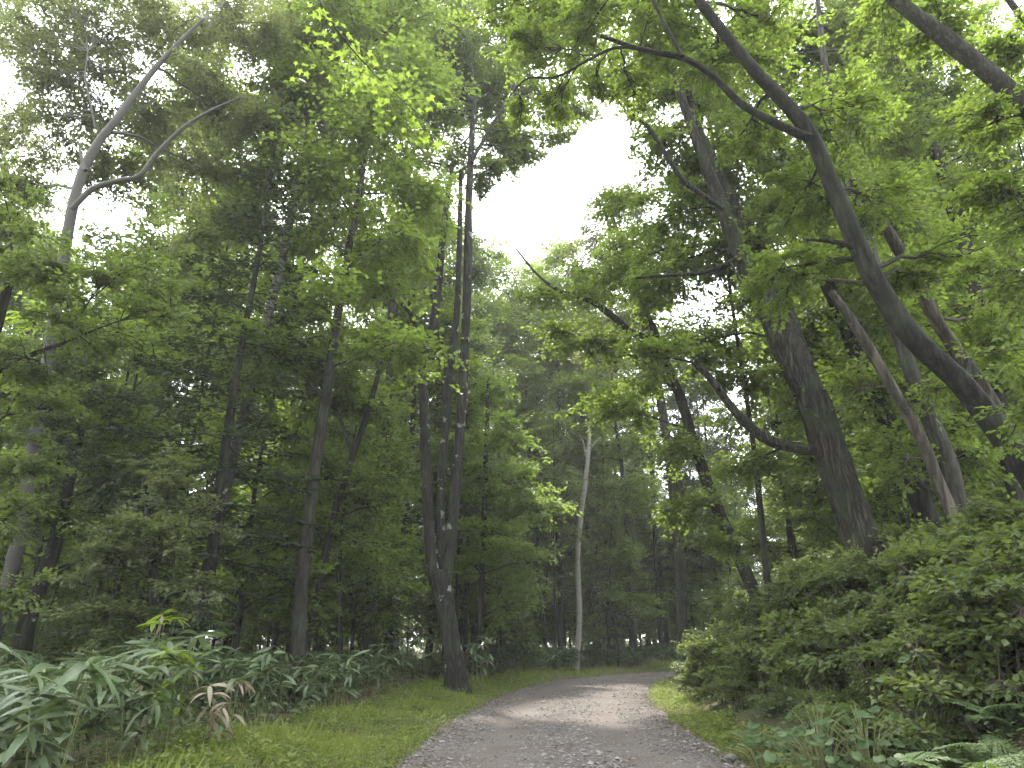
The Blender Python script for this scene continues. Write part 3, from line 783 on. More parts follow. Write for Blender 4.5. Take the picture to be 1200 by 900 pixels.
hero("curved_sapling", "slender dark sapling with a long curved stem left of the moss tinted trunk", TREE_CAT,
     [(352, 790), (372, 700), (390, 610), (410, 545), (432, 480), (446, 425), (450, 390)], [10, 9, 9, 8, 7, 6, 4], 21, M['bark_dark'], M['leaf_mid'], seed=29, flare=False, sides=8,
     limbs=[([(413, 535), (398, 490), (378, 466), (350, 440)], [5, 4, 3, 2], 21)],
     lobes=[(370, 450, 45, 21, .8), (440, 400, 40, 21, .8), (410, 480, 35, 21.3, .7), (330, 420, 40, 20.5, .8), (380, 560, 40, 21, .6)], ll=.13)
hero("bright_maple", "young maple with leaves coloured as if lit on a thin stem just right of the three-stemmed tree", TREE_CAT,
     [(560, 770), (564, 700), (567, 620), (569, 550), (571, 490), (572, 440)], [7, 7, 6, 6, 5, 3], 29, M['bark_dark'], M['leaf_lit'], seed=31, flare=False, sides=8,
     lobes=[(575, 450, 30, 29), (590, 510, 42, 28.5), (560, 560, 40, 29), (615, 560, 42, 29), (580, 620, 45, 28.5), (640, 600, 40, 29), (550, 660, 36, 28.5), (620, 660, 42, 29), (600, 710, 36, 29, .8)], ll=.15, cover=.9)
hero("white_birch", "slim pale birch with a bare broken top beyond the bend", TREE_CAT,
     [(676, 768), (679, 720), (677, 660), (680, 610), (686, 565), (690, 525), (691, 497)], [7.48, 6.8, 6.12, 6.12, 5.44, 4.76, 3.4], 40, M['birch'], M['leaf_bright'], seed=33, flare=False, sides=9,
     limbs=[([(686, 530), (696, 520), (704, 512)], [2.72, 2.04, 1.02], 40), ([(688, 540), (684, 520), (678, 508)], [2.72, 1.36, 0.68], 40)],
     lobes=[(660, 560, 20, 40, .4), (705, 480, 24, 41, .5)], ll=.16)
hero("lower_left_tree", "dark leaning trunk nearest the left edge above the dwarf bamboo", TREE_CAT,
     [(8, 815), (22, 760), (42, 700), (62, 645), (75, 590), (95, 500)], [20.8, 19.2, 17.6, 16, 13.6, 9.6], 16, M['bark_dark'], M['leaf_dark'], seed=35,
     lobes=[(60, 520, 60, 15.5), (130, 560, 55, 15.5), (20, 440, 60, 15.5), (110, 460, 55, 16), (40, 600, 45, 15, .8), (150, 640, 50, 15, .8), (90, 400, 55, 16)], ll=.10)
hero("grey_leaved_tree", "understorey tree with greyish dull leaves over the left bamboo", TREE_CAT,
     [(178, 790), (182, 730), (180, 680), (175, 620), (168, 560)], [14, 13, 11, 9, 6], 14, M['bark_dark'], M['leaf_grey'], seed=37,
     lobes=[(190, 640, 55, 13.5), (120, 660, 50, 13.5), (230, 690, 40, 13.5, .8), (150, 720, 45, 13.3, .9), (90, 710, 45, 13.3, .8), (190, 560, 50, 14), (245, 610, 40, 14, .8)], ll=.10)
hero("left_edge_maple", "layered maple filling the left edge at mid height", TREE_CAT,
     [(-90, 830), (-70, 700), (-45, 560), (-20, 440), (10, 330)], [26, 24, 20, 16, 10], 11, M['bark_dark'], M['leaf_mid'], seed=39,
     limbs=[([(-20, 440), (15, 428), (45, 412), (75, 402)], [9, 8, 6, 4], 10.8)],
     lobes=[(40, 320, 60, 11), (90, 380, 50, 11), (30, 420, 50, 10.8), (10, 250, 55, 11), (130, 320, 50, 11.3), (60, 480, 45, 10.8), (200, 360, 45, 11.5, .8), (40, 545, 42, 10.8), (20, 610, 42, 10.6), (10, 690, 40, 10.4), (55, 430, 36, 10.8), (-20, 520, 45, 10.8)], ll=.085, lk='oval3', cover=.9)

# ------------------------------------------------------------------ woods behind: one of each kind, then copies
def template_broadleaf(name, label, H, rad, spread, clearbole, seed, leaf, bark, ll=.17, n=15, cover=.75, lean=.5, layer=.4):
    T = Tree(name, label, TREE_CAT, (0, 0, 0), bark, leaf, ll, 'rhomb', None, seed, layer, clear=False)
    r = np.random.default_rng(seed)
    k = 7
    z = np.linspace(-.3, H * .93, k)
    P = np.stack([np.cumsum(r.normal(0, lean * .35, k)), np.cumsum(r.normal(0, lean * .35, k)), z], 1); P[:, :2] -= P[0, :2]
    T.stem(P, np.linspace(rad, rad * .2, k), 'trunk', n=4, sides=9, rough=.08, flare=True)
    for i in range(n):
        f = (i + .5) / n
        zz = clearbole + (H - clearbole) * f
        w = spread * (.35 + .65 * math.sin(math.pi * min(1, .25 + .75 * f) ** .9)) * r.uniform(.55, 1)
        a = i * 2.4 + r.normal(0, .3)
        tp = np.array([np.interp(zz, z, P[:, 0]), np.interp(zz, z, P[:, 1])])
        s_ = spread * r.uniform(.34, .52)
        T.lobe((tp[0] + math.cos(a) * w * .7, tp[1] + math.sin(a) * w * .7, zz + r.normal(0, .3)), (s_, s_, s_ * .62), cover)
    return T.build()

def template_fir(name, label, H, rad, spread, seed, dead=.22):
    T = Tree(name, label, TREE_CAT, (0, 0, 0), M['bark_dark'], M['needle'], .16, 'needle', None, seed, 0, clear=False)
    r = np.random.default_rng(seed)
    z = np.linspace(-.3, H, 7)
    P = np.stack([np.cumsum(r.normal(0, .06, 7)), np.cumsum(r.normal(0, .06, 7)), z], 1); P[:, :2] -= P[0, :2]
    T.stem(P, np.linspace(rad, .02, 7), 'trunk', n=4, sides=9, rough=.06, flare=True)
    pos, dr, nr, sz = [], [], [], []
    tr = T.__dict__.setdefault('tr', [])
    zz = 1.2
    while zz < H - .3:
        f = zz / H
        L0 = spread * (1 - f) ** .75 * (.8 if f < dead else 1)
        nb = 4 if f < dead else 5
        a0 = r.uniform(0, 6.28)
        for b in range(nb):
            if r.random() < .12: continue
            a = a0 + b * 6.283 / nb + r.normal(0, .2); L = max(.25, L0 * r.uniform(.6, 1.1))
            az = np.array([math.cos(a), math.sin(a), 0]); t = np.linspace(0, 1, 6)[:, None]
            c = np.array([np.interp(zz, z, P[:, 0]), np.interp(zz, z, P[:, 1]), zz])
            sag = (.10 if f > .6 else -.12)
            br = c + az * L * t + np.array([0, 0, 1]) * (sag * L * t - .10 * L * t * t + .08 * L * t ** 3) + r.normal(0, .015 * L, (6, 3))
            T.tA += list(br[:-1]); T.tB += list(br[1:]); tr.extend((np.linspace(.022, .006, 6)[:-1] * (.6 + .5 * L / spread)).tolist())
            if f < dead and r.random() < .7: continue
            nt = max(4, int(L / .16))
            tt = np.linspace(.16, 1, nt)
            st = np.stack([np.interp(tt, np.linspace(0, 1, 6), br[:, j]) for j in range(3)], 1)
            side = np.array([-az[1], az[0], 0])
            for sgn in (-1, 1):
                ln = L * .42 * (1.08 - tt) + .12
                td = norm(az[None] * .75 + side[None] * sgn + np.stack([r.normal(0, .1, nt), r.normal(0, .1, nt), r.normal(-.10, .1, nt)], 1))
                en = st + td * ln[:, None]
                cnt = max(2, int(L * .42 / .10))
                q = r.uniform(0, 1, (nt, cnt))
                pp = st[:, None] + (en - st)[:, None] * q[..., None]
                d_ = norm(td[:, None] + np.where(r.random((nt, cnt)) < .5, -1, 1)[..., None] * .8 * np.cross(td, [0, 0, 1.])[:, None] + r.normal(0, .15, pp.shape))
                n_ = norm(np.array([0, 0, 1.]) + r.normal(0, .35, pp.shape))
                pos.append(pp.reshape(-1, 3)); dr.append(d_.reshape(-1, 3)); nr.append(n_.reshape(-1, 3)); sz.append(r.uniform(.13, .24, nt * cnt))
        zz += r.uniform(.5, .85) if f > dead else r.uniform(.5, .8)
    leaves(T.fol, np.concatenate(pos), np.concatenate(dr), np.concatenate(nr), np.concatenate(sz), 'needle', 1.5)
    return T.build()

G_BACK = "broadleaf trees standing in the woods behind"
G_UND = "layered understorey trees among the trunks"
G_FIR = "dark firs standing in the woods"
G_POLE = "thin pole-like trees in the shade"
tall = [template_broadleaf("forest_tree", "tall broadleaf forest tree with a high crown deep in the woods", 26, .21, 4.2, 7, 41, M['leaf_bright'], M['bark_grey'], .20, 24, 1.5),
        template_broadleaf("forest_tree", "tall broadleaf forest tree with a high crown deep in the woods", 23, .17, 3.8, 6, 42, M['leaf_dark'], M['bark_dark'], .20, 22, 1.5),
        template_broadleaf("forest_tree", "tall broadleaf forest tree with a high crown deep in the woods", 28, .22, 4.4, 9, 43, M['leaf_bright'], M['bark_grey'], .20, 24, 1.5)]
under = [template_broadleaf("understorey_tree", "small layered understorey tree between the taller trunks", 8.5, .08, 2.6, 1.8, 51, M['leaf_bright'], M['bark_dark'], .14, 18, 1.1, .35, .8),
         template_broadleaf("understorey_tree", "small layered understorey tree between the taller trunks", 12, .11, 2.9, 2.6, 52, M['leaf_bright'], M['bark_dark'], .16, 20, 1.3, .4, .8),
         template_broadleaf("understorey_tree", "small layered understorey tree between the taller trunks", 5.6, .055, 2.0, 1.0, 53, M['leaf_mid'], M['bark_dark'], .12, 13, 1.1, .3, .8)]
firs = [template_fir("fir_tree", "dark fir with drooping tiers of needles deep in the woods", 20, .17, 2.7, 61, .18),
        template_fir("fir_tree", "dark fir with drooping tiers of needles deep in the woods", 14, .13, 2.3, 62, .12)]
poles = [template_broadleaf("pole_tree", "thin bare pole-like trunk with a small high crown in the shade", 16, .085, 2.0, 7.5, 71, M['leaf_mid'], M['bark_dark'], .18, 12, 1.2, .35),
         template_broadleaf("pole_tree", "thin bare pole-like trunk with a small high crown in the shade", 13, .07, 1.8, 6.0, 72, M['leaf_dark'], M['bark_grey'], .18, 10, 1.2, .5)]
_used = set()

DESC = {"forest_tree": ("grey trunked tree with green crown", "dark trunked tree with dull crown", "tall grey tree with bright crown"),
        "understorey_tree": ("small layered green tree", "taller layered bright tree", "low dark leaved tree"),
        "fir_tree": ("tall dark fir", "shorter dark fir"), "pole_tree": ("thin dark pole-like tree", "thin greyish pole-like tree"),
        "shrub": ("even leaved shrub", "fine leaved shrub", "upright green shrub", "shrub with larger leaves")}
def where(kind, x, y):
    if kind == "shrub" and x > 0:
        e = float(road_sd(x, y)[0]) - HW
        a = "at the foot of the right bank" if e < 2 else ("halfway up the right bank" if e < 4.6 else "on top of the right bank")
        b = "nearest the photo corner" if y < 8 else ("below the curved tree" if y < 13 else ("below the massive trunk" if y < 18 else "close to the bend"))
        return a + " " + b
    q = x / y if y > 1 else x
    a = "left of the leaning birch" if q < -.62 else "behind the left bamboo thicket" if q < -.28 else "behind the three-stemmed tree" if q < -.03 else \
        "beyond the bend" if q < .22 else "behind the massive trunk" if q < .5 else "behind the curved tree"
    b = "nearest row" if y < 24 else "second row" if y < 36 else "further back" if y < 55 else "farthest row"
    return a + ", " + b
def auto_label(pool, k, x, y):
    n = pool[k].name.split(".")[0]
    return DESC[n][KIDX[pool[k].name]] + " " + where(n, x, y) if n in DESC and pool[k].name in KIDX else None
KIDX = {o.name: i for p_ in (tall, under, firs, poles) for i, o in enumerate(p_)}
def put(pool, x, y, sc=1., rz=None, label=None, group=None, name=None):
    k = random.randrange(len(pool)); src = pool[k]
    label = label or auto_label(pool, k, x, y)
    rz = random.uniform(0, 6.28) if rz is None else rz
    loc = (x, y, gz(x, y) - .05)
    if src.name not in _used:
        _used.add(src.name)
        src.location = loc; src.rotation_euler = (0, 0, rz); src.scale = (sc, sc, sc)
        if label: src["label"] = label
        if group: src["group"] = group
        o = src
    else:
        o = dup(src, loc, rz, sc, label, group)
    return o

TAKEN = []
def free(x, y, d):
    return all((x - a) ** 2 + (y - b) ** 2 > d * d for a, b in TAKEN)
def gap_ok(x, y, H, w):
    """keep tall crowns out of the open sky above the bend"""
    zs = np.linspace(.4 * H, H, 14)
    P = np.stack([np.full(14, x), np.full(14, y), zs], 1)
    for dx in (-w, 0, w):
        if in_clear(P + np.array([dx, 0, 0])).any(): return False
    return True

# single firs one can point to
for (px, py, Y, sc, k, lab) in ((226, 745, 16.5, 1.0, 0, "dark fir with bare lower branches and drooping tiers left of the thin pale trunk"),
                                (712, 765, 44, 1.0, 1, "dark straight fir just right of the slim pale birch"),
                                (775, 765, 47, 1.05, 0, "dark fir standing at the far end of the bend by the right bank"),
                                (640, 765, 52, .95, 0, "dark fir left of the slim pale birch beyond the bend"),
                                (318, 760, 26, 1.0, 1, "dark fir between the thin pale trunk and the slender curved sapling")):
    x = at(px, py, Y)[0][0]
    if Y == 16.5:
        o = template_fir("fir_tree", lab, 16.5, .17, 3.5, 63, .2); o.location = (x, Y, gz(x, Y) - .05)
    else:
        o = dup(firs[k], (x, Y, gz(x, Y) - .05), random.uniform(0, 6.28), sc, lab, None)
    if "group" in o: del o["group"]
    TAKEN.append((x, Y))

def scatter(pool, n, yr, group, mind, H, w, scr=(.85, 1.15), side=None, road=4.5, xlim=None):
    done = tries = 0
    while done < n and tries < n * 60:
        tries += 1
        Y = yr[0] + (yr[1] - yr[0]) * random.random() ** .8
        lim = .80 * Y + 5 if xlim is None else xlim
        x = random.uniform(-lim, lim)
        if side and x * side < 0: continue
        if 14 < Y < 30 and -.46 < x / Y < .12 and H < 19 and not (H == 10 and Y > 19 and x / Y < -.17): continue
        if 0 < Y < 14 and -.75 < x / Y < 0: continue
        if 0 < Y < 18.5 and -1.0 < x / Y < -.25 and H > 12: continue
        if abs(road_sd(x, Y)[0]) < road or not free(x, Y, mind): continue
        sc = random.uniform(*scr)
        if not gap_ok(x, Y, H * sc, w): continue
        put(pool, x, Y, sc, group=group); TAKEN.append((x, Y)); done += 1
    return done

for (px, Y, k, sc) in ((556, 44, 2, 1.0), (590, 50, 0, 1.05), (628, 46, 2, .95), (660, 54, 1, 1.15), (700, 49, 0, 1.0), (742, 44, 2, .95), (780, 52, 1, 1.15), (610, 64, 2, 1.1), (680, 68, 0, 1.2), (730, 66, 2, 1.1)):
    x = at(px, 760, Y)[0][0]
    put([tall[k]], x, Y, sc, group=G_BACK); TAKEN.append((x, Y))
for k in range(36):
    for _ in range(40):
        Y = random.uniform(43, 72); x = Y * random.uniform(-.09, .25)
        if abs(road_sd(x, Y)[0]) > 3.2 and free(x, Y, 1.8): break
    put(under[:2] if k % 3 else under, x, Y, random.uniform(.85, 1.2), group=G_UND); TAKEN.append((x, Y))
scatter(tall, 88, (24, 95), G_BACK, 2.6, 26, 1.6)
scatter(firs, 12, (42, 90), G_FIR, 2.2, 18, .8)
scatter(firs, 3, (26, 40), G_FIR, 2.0, 18, .8, side=-1)
scatter(poles, 55, (15, 60), G_POLE, 1.1, 14, .8)
scatter(under, 90, (15, 75), G_UND, 1.4, 10, 1.0, road=3.8)
scatter(under, 7, (24, 36), G_UND, 2.4, 10, 1.0, side=-1, road=5)
scatter(poles, 22, (18, 38), G_POLE, 1.0, 14, .8, side=-1, road=5)
scatter([under[2]], 8, (12, 22), G_UND, 1.6, 6, 1.0, side=-1, road=6)
scatter(under, 12, (18, 30), G_UND, 1.4, 10, 1.0, side=1, road=6)
scatter(tall, 10, (13, 26), G_BACK, 2.6, 25, 1.6, side=-1, road=6)
scatter(tall, 9, (15, 28), G_BACK, 2.6, 25, 1.6, side=1, road=8)
scatter(tall, 8, (-14, 4), G_BACK, 3.0, 19, 2.2, road=6, xlim=16)
for src in tall + under + firs + poles:
    if src.name not in _used: put([src], random.uniform(-25, -18), random.uniform(45, 60))

# ------------------------------------------------------------------ near maple whose branch hangs in from the left, its large leaves one by one
def maple_leaf(S, seed, mat):
    r = np.random.default_rng(seed); a, rr = [], []
    for ang, ln in ((-2.3, .55), (-1.15, .85), (0, 1.), (1.15, .85), (2.3, .55)):
        a += [ang - .42, ang - .12, ang, ang + .12]; rr += [.42, .72 * ln, ln, .72 * ln]
    a += [2.72, 3.14]; rr += [.4, .12]
    a = np.array(a); rr = np.array(rr) * (1 + r.normal(0, .04, len(a))) * S * .55
    ring = np.stack([np.sin(a) * rr, np.cos(a) * rr + S * .3, -.35 * rr ** 2 / S + .02 * S * np.cos(a * 5)], 1)
    n = len(a); mb = MB()
    mb.add(np.vstack([ring, [[0, S * .3, .02 * S]]]), [(i, (i + 1) % n, n) for i in range(n)][::-1], r.random())
    return mb.mesh("leaf", mat, False)
ML = [maple_leaf(s_, i, M['leaf_bright']) for i, s_ in enumerate((.15, .18, .13, .17))]
def overhang():
    g = np.array([-3.9, 3.0, gz(-3.9, 3.0)])
    T = Tree("overhanging_maple", "near maple branch of large lobed light green leaves hanging in from the top", TREE_CAT, g, M['bark_dark'], M['leaf_lit'], seed=45)
    a = at(300, 10, 8.2)[0]
    T.stem([g - [0, 0, .3], (-3.9, 3.0, 3), (-3.7, 3.0, 6.5), (-3.5, 3.2, 9), (-3.6, 3, 12.5)], [.17, .15, .12, .08, .03], 'trunk', flare=True)
    main = [(-3.6, 3.1, 8), (-3.3, 5.2, 10.6)] + [at(x, y, 8.2)[0] for x, y in ((345, -70), (385, 20), (440, 88), (505, 146))]
    P, _ = T.stem(main, [.06, .04, .022, .013, .009, .004], 'limb', sides=7)
    r = random.Random(5); spots = []
    for (px, py) in ((412, 75), (440, 65), (402, 110), (430, 105), (468, 85), (470, 130), (445, 150), (500, 165), (420, 62), (480, 170), (395, 90), (515, 120), (460, 108), (350, 80), (380, 45)):
        e = at(px, py, 8.2 + r.uniform(-.5, .5))[0]
        k = int(np.argmin(np.linalg.norm(P[6:] - e, axis=1))) + 6
        s0 = P[max(6, k - 3)]
        T.tA += [s0, (s0 + e) / 2 + [0, 0, .04]]; T.tB += [(s0 + e) / 2 + [0, 0, .04], e]; T.__dict__.setdefault('tr', []).extend([.005, .004])
        for q in range(11):
            f = r.uniform(.35, 1.1); spots.append(s0 + (e - s0) * f + np.array([r.gauss(0, .09), r.gauss(0, .09), r.gauss(0, .05)]))
    root = T.build()
    for p in spots:
        o = link("leaf", r.choice(ML), root); az = r.uniform(0, 6.283); el = r.uniform(-.75, -.05); s_ = r.uniform(.75, 1.2)
        o.matrix_local = Matrix.Translation(Vector(p - g)) @ orient((math.cos(az) * math.cos(el), math.sin(az) * math.cos(el), math.sin(el)), (r.gauss(0, .3), r.gauss(0, .3), 1)) @ Matrix.Diagonal((s_, s_, s_, 1))

# ------------------------------------------------------------------ shrubs
def template_shrub(name, label, H, W, seed, leaf, ll, lk='rhomb', n=10, cover=1.6, cat="shrub", group=None):
    T = Tree(name, label, cat, (0, 0, 0), M['stem'], leaf, ll, lk, group, seed, .6, clear=False)
    r = np.random.default_rng(seed)
    for i in range(n):
        a = i * 2.4 + r.normal(0, .3); w = W * math.sqrt((i + .5) / n)
        top = np.array([math.cos(a) * w * .75, math.sin(a) * w * .75, H * r.uniform(.5, .9) * (1.05 - .35 * w / W)])
        T.stem([(math.cos(a) * .08, math.sin(a) * .08, -.15), top * np.array([.45, .45, .6]), top], [.016, .012, .006], 'stem', n=3, sides=5, rough=0)
        s_ = W * r.uniform(.34, .5)
        T.lobe(top, (s_, s_, s_ * .6), cover, sec=8)
    return T.build('foliage')
overhang()
SH_L = "dense leafy shrub covering the right bank"
shrubs = [template_shrub("shrub", SH_L, 1.3, .95, 81, M['shrub'], .085), template_shrub("shrub", SH_L, 1.0, .85, 82, M['shrub'], .065),
          template_shrub("shrub", SH_L, 1.5, .9, 83, M['leaf_mid'], .09), template_shrub("shrub", SH_L, 1.15, .9, 84, M['shrub'], .11, 'oval3')]
lime = [template_shrub("shrub", "bright lime green shrub on the bank at the bend", 1.4, 1.0, 85, M['shrub_lime'], .10)]
fargreen = [template_shrub("shrub", "low leafy shrub growing in the woods", 1.2, 1.0, 86, M['leaf_mid'], .12), template_shrub("shrub", "low leafy shrub growing in the woods", .9, .9, 87, M['leaf_dark'], .11)]
KIDX.update({o.name: i for i, o in enumerate(shrubs)})
KEEP = [(at(px, 800, Y_)[0][0], Y_) for px, Y_ in ((960, 8.2), (1010, 8.0), (890, 9.6), (905, 10.2), (1120, 9.2), (870, 17.0))]
n = 0; S_T = []
tries = 0
while n < 255 and tries < 16000:
    tries += 1
    Y = 3.6 + 30 * random.random() ** 1.4; e = random.uniform(.95, 8.5) if random.random() < .85 else random.uniform(6, 14)
    i = int(np.argmin(np.abs(RC[:, 1] - Y))); tx = norm(RC[min(i + 1, len(RC) - 1)] - RC[i])
    x, y = RC[i][0] + tx[1] * (HW + e), RC[i][1] - tx[0] * (HW + e) + (Y - RC[i][1])
    if road_sd(x, y)[0] < HW + .75: continue
    if any((x - a) ** 2 + (y - b) ** 2 < .48 ** 2 for a, b in S_T): continue
    if Y < 7.9 and e < 3.6: continue
    if any((x - a) ** 2 + (y - b) ** 2 < .6 ** 2 for a, b in KEEP): continue
    S_T.append((x, y))
    sc = random.uniform(.75, 1.2) * (.62 if e < 1.5 else 1)
    put(shrubs, x, y, sc, group="shrubs on the right bank"); n += 1
for px, Y in ((1130, 8.3), (1170, 8.8), (1100, 9.3), (1190, 9.6), (1150, 10.2), (1060, 9.2), (1195, 8.9), (1180, 8.1)):
    put(shrubs, at(px, 760, Y)[0][0], Y, random.uniform(.85, 1.1), group="shrubs on the right bank")
for k in range(16):
    Y = random.uniform(18, 33); x = 0
    i = int(np.argmin(np.abs(RC[:, 1] - Y))); x = RC[i][0] + HW + random.uniform(1.4, 5)
    put(lime, x, Y, random.uniform(.7, 1.1), group="lime green shrubs at the bend")
for k in range(90):
    Y = random.uniform(16, 60); x = random.uniform(-.75 * Y, .75 * Y)
    if abs(road_sd(x, Y)[0]) < HW + 2.2: continue
    put(fargreen, x, Y, random.uniform(.7, 1.3), group="low shrubs in the woods")

# ------------------------------------------------------------------ dwarf bamboo with separate large leaves
def blade_mesh(name, L, W, bend, mats, curl=.0, n=7):
    """a lance-shaped leaf from its base at the origin along +Y, folded on its midrib and bending down"""
    t = np.linspace(0, 1, n)
    w = W * np.sin(np.pi * np.clip(t * .93 + .05, 0, 1)) ** .75 * (1 - .15 * t); w[-1] = .001
    ang = -bend * t; ds = L / (n - 1)
    y = np.concatenate([[0], np.cumsum(np.cos(ang[1:]) * ds)]); z = np.concatenate([[0], np.cumsum(np.sin(ang[1:]) * ds)])
    V = []
    for i in range(n):
        V += [(-w[i] / 2, y[i], z[i] + w[i] * (.16 + curl * t[i])), (0, y[i], z[i]), (w[i] / 2, y[i], z[i] + w[i] * (.16 - curl * t[i]))]
    F = []
    for i in range(n - 1):
        a = i * 3; F += [(a, a + 1, a + 4, a + 3), (a + 1, a + 2, a + 5, a + 4)]
    mb = MB(); mb.add(V, F, random.random())
    return mb.mesh(name, mats, True)

B_MESH = [blade_mesh("leaf", random.uniform(.26, .36), random.uniform(.054, .074), b, M['bamboo'], c) for b in (.2, .5, .9, 1.2) for c in (-.25, .25)]
B_YOUNG = [blade_mesh("leaf", .28, .06, b, M['bamboo_lime']) for b in (.3, .8)]
B_DRY = [blade_mesh("leaf", .25, .042, b, M['dry'], c) for b, c in ((1.2, .5), (1.7, -.5))]

def bamboo(x, y, H, ncul, label, group, seed, young=False, dry=.05, spread=.35, lean=(0, 0)):
    r = random.Random(seed)
    g = gz(x, y)
    root = thing("dwarf_bamboo", label, "bamboo", (x, y, g), group)
    mb = MB(); lv = []
    for c in range(ncul):
        a = r.uniform(0, 6.283); w = r.uniform(.1, 1) * spread; h = H * r.uniform(.62, 1.08)
        b = np.array([math.cos(a) * w * .4, math.sin(a) * w * .4, -.08])
        tp = np.array([math.cos(a) * w + lean[0] * h, math.sin(a) * w + lean[1] * h, h])
        P = catmull([b, b * .5 + tp * .5 + np.array([0, 0, .08 * h]), tp], 3)
        tube(mb, P, np.linspace(.005, .003, len(P)), 4, cap=False)
        for lvl in range(3):
            top = (P[-1], P[-3], P[-4])[lvl]
            for q in range(r.choice((4, 5, 6)) if lvl == 0 else 2):
                az = r.uniform(0, 6.283); el = r.uniform(-.35, .55)
                lv.append((top, (math.cos(az) * math.cos(el), math.sin(az) * math.cos(el), math.sin(el)), r.random()))
    mb.obj("culms", M['culm'], root, True, kind="stuff")
    for top, d, k in lv[:300]:
        me = r.choice(B_DRY) if k < dry else (r.choice(B_YOUNG) if young else r.choice(B_MESH))
        o = link("leaf", me, root)
        s_ = r.uniform(.8, 1.35)
        up = (r.gauss(0, .25), r.gauss(0, .25), 1)
        o.matrix_local = Matrix.Translation(Vector(top)) @ orient(d, up) @ Matrix.Diagonal((s_, s_, s_, 1))
    return root

BL = "glossy broad leaved dwarf bamboo in the thicket at the lower left"
spots = []; tries = 0
while len(spots) < 84 and tries < 6000:
    tries += 1
    y = 5.6 + 12 * random.random() ** 1.3
    e = random.uniform(1.9, 9.5)
    x = .7 - HW - e - .2
    if x < -.86 * y - .6 or any((x - a) ** 2 + (y - b) ** 2 < .42 ** 2 for a, b in spots): continue
    spots.append((x, y))
for i, (x, y) in enumerate(spots):
    row = "at the front edge beside the grass" if x > .7 - HW - 3.6 - .2 else ("in the middle of the left thicket" if x > -7 else "at the back of the left thicket")
    col_ = "nearest the bottom left corner" if y < 8 else ("below the leaning birch" if y < 11 else ("below the dark fir" if y < 14 else "farthest along the verge"))
    bamboo(x, y, random.uniform(.8, 1.2), 8, "dwarf bamboo " + row + ", " + col_, "dwarf bamboo thicket on the left", 300 + i, dry=.05 if y < 11 else .02)
xb = at(190, 770, 10.5)[0][0]
bamboo(xb, 10.5, 1.45, 6, "tall fresh green bamboo plant rising above the left thicket", None, 401, young=True)
xb = at(205, 800, 9.2)[0][0]
bamboo(xb, 9.2, 1.15, 4, "low fresh green bamboo plant in the middle of the left thicket", None, 402, young=True)
xb = at(262, 850, 9.0)[0][0]
bamboo(xb, 9.0, .75, 6, "withered tan leaved bamboo at the front edge of the left thicket", None, 403, dry=.75)
bamboo(at(563, 790, 22.9)[0][0], 22.9, 1.5, 9, "tall bamboo tuft right beside the foot of the three-stemmed tree", None, 404, spread=.4)
bamboo(at(485, 800, 23.2)[0][0], 23.2, 1.35, 8, "broad bamboo clump just left of the three-stemmed tree's foot", None, 405, spread=.7)
bamboo(at(448, 810, 21.5)[0][0], 21.5, 1.25, 8, "leafy bamboo clump on the left verge next to the grass", None, 406, spread=.8)
bamboo(at(425, 810, 19.5)[0][0], 19.5, 1.0, 8, "small bamboo clump at the right end of the left thicket", None, 407, spread=.7)

# further clumps beyond the bend: too small to pick leaves apart
def far_bamboo_template(seed):
    root = thing("dwarf_bamboo", "distant low bamboo clump along the far side of the bend", "bamboo", (0, 0, 0), "bamboo clumps beyond the bend")
    r = np.random.default_rng(seed); mb, lb = MB(), MB()
    n_ = 60
    b = np.stack([r.normal(0, .45, n_), r.normal(0, .45, n_), np.full(n_, -.05)], 1)
    tp = b + np.stack([r.normal(0, .12, n_), r.normal(0, .12, n_), r.uniform(.6, 1.15, n_)], 1)
    prisms(mb, b, tp, np.full(n_, .006), np.full(n_, .004))
    k = 9
    pos = np.repeat(tp, k, 0); az = r.uniform(0, 6.283, n_ * k); el = r.uniform(-.7, .5, n_ * k)
    d = np.stack([np.cos(az) * np.cos(el), np.sin(az) * np.cos(el), np.sin(el)], 1)
    leaves(lb, pos, d, norm(np.array([0, 0, 1.]) + r.normal(0, .2, d.shape)), r.uniform(.2, .32, n_ * k), 'oval3', .42)
    mb.obj("culms", M['culm'], root, kind="stuff"); lb.obj("foliage", M['bamboo'], root, kind="stuff")
    return root
fb = [far_bamboo_template(1), far_bamboo_template(2)]
P_, N_ = road_frame()
for k in range(46):
    i = random.choice(np.nonzero((P_[:, 1] > 31) & (P_[:, 0] < 24))[0]); e = HW + random.uniform(2.2, 5)
    x, y = P_[i] - N_[i] * e
    put(fb, float(x), float(y), random.uniform(.8, 1.15), group="bamboo clumps beyond the bend")
for k in range(22):
    y = random.uniform(15, 29); x = float(np.interp(y, RC[:, 1], RC[:, 0])) - HW - random.uniform(3.6, 8)
    put(fb, x, y, random.uniform(.7, 1.0), group="bamboo clumps beyond the bend", label="shaded bamboo clump under the trees left of the grass verge")

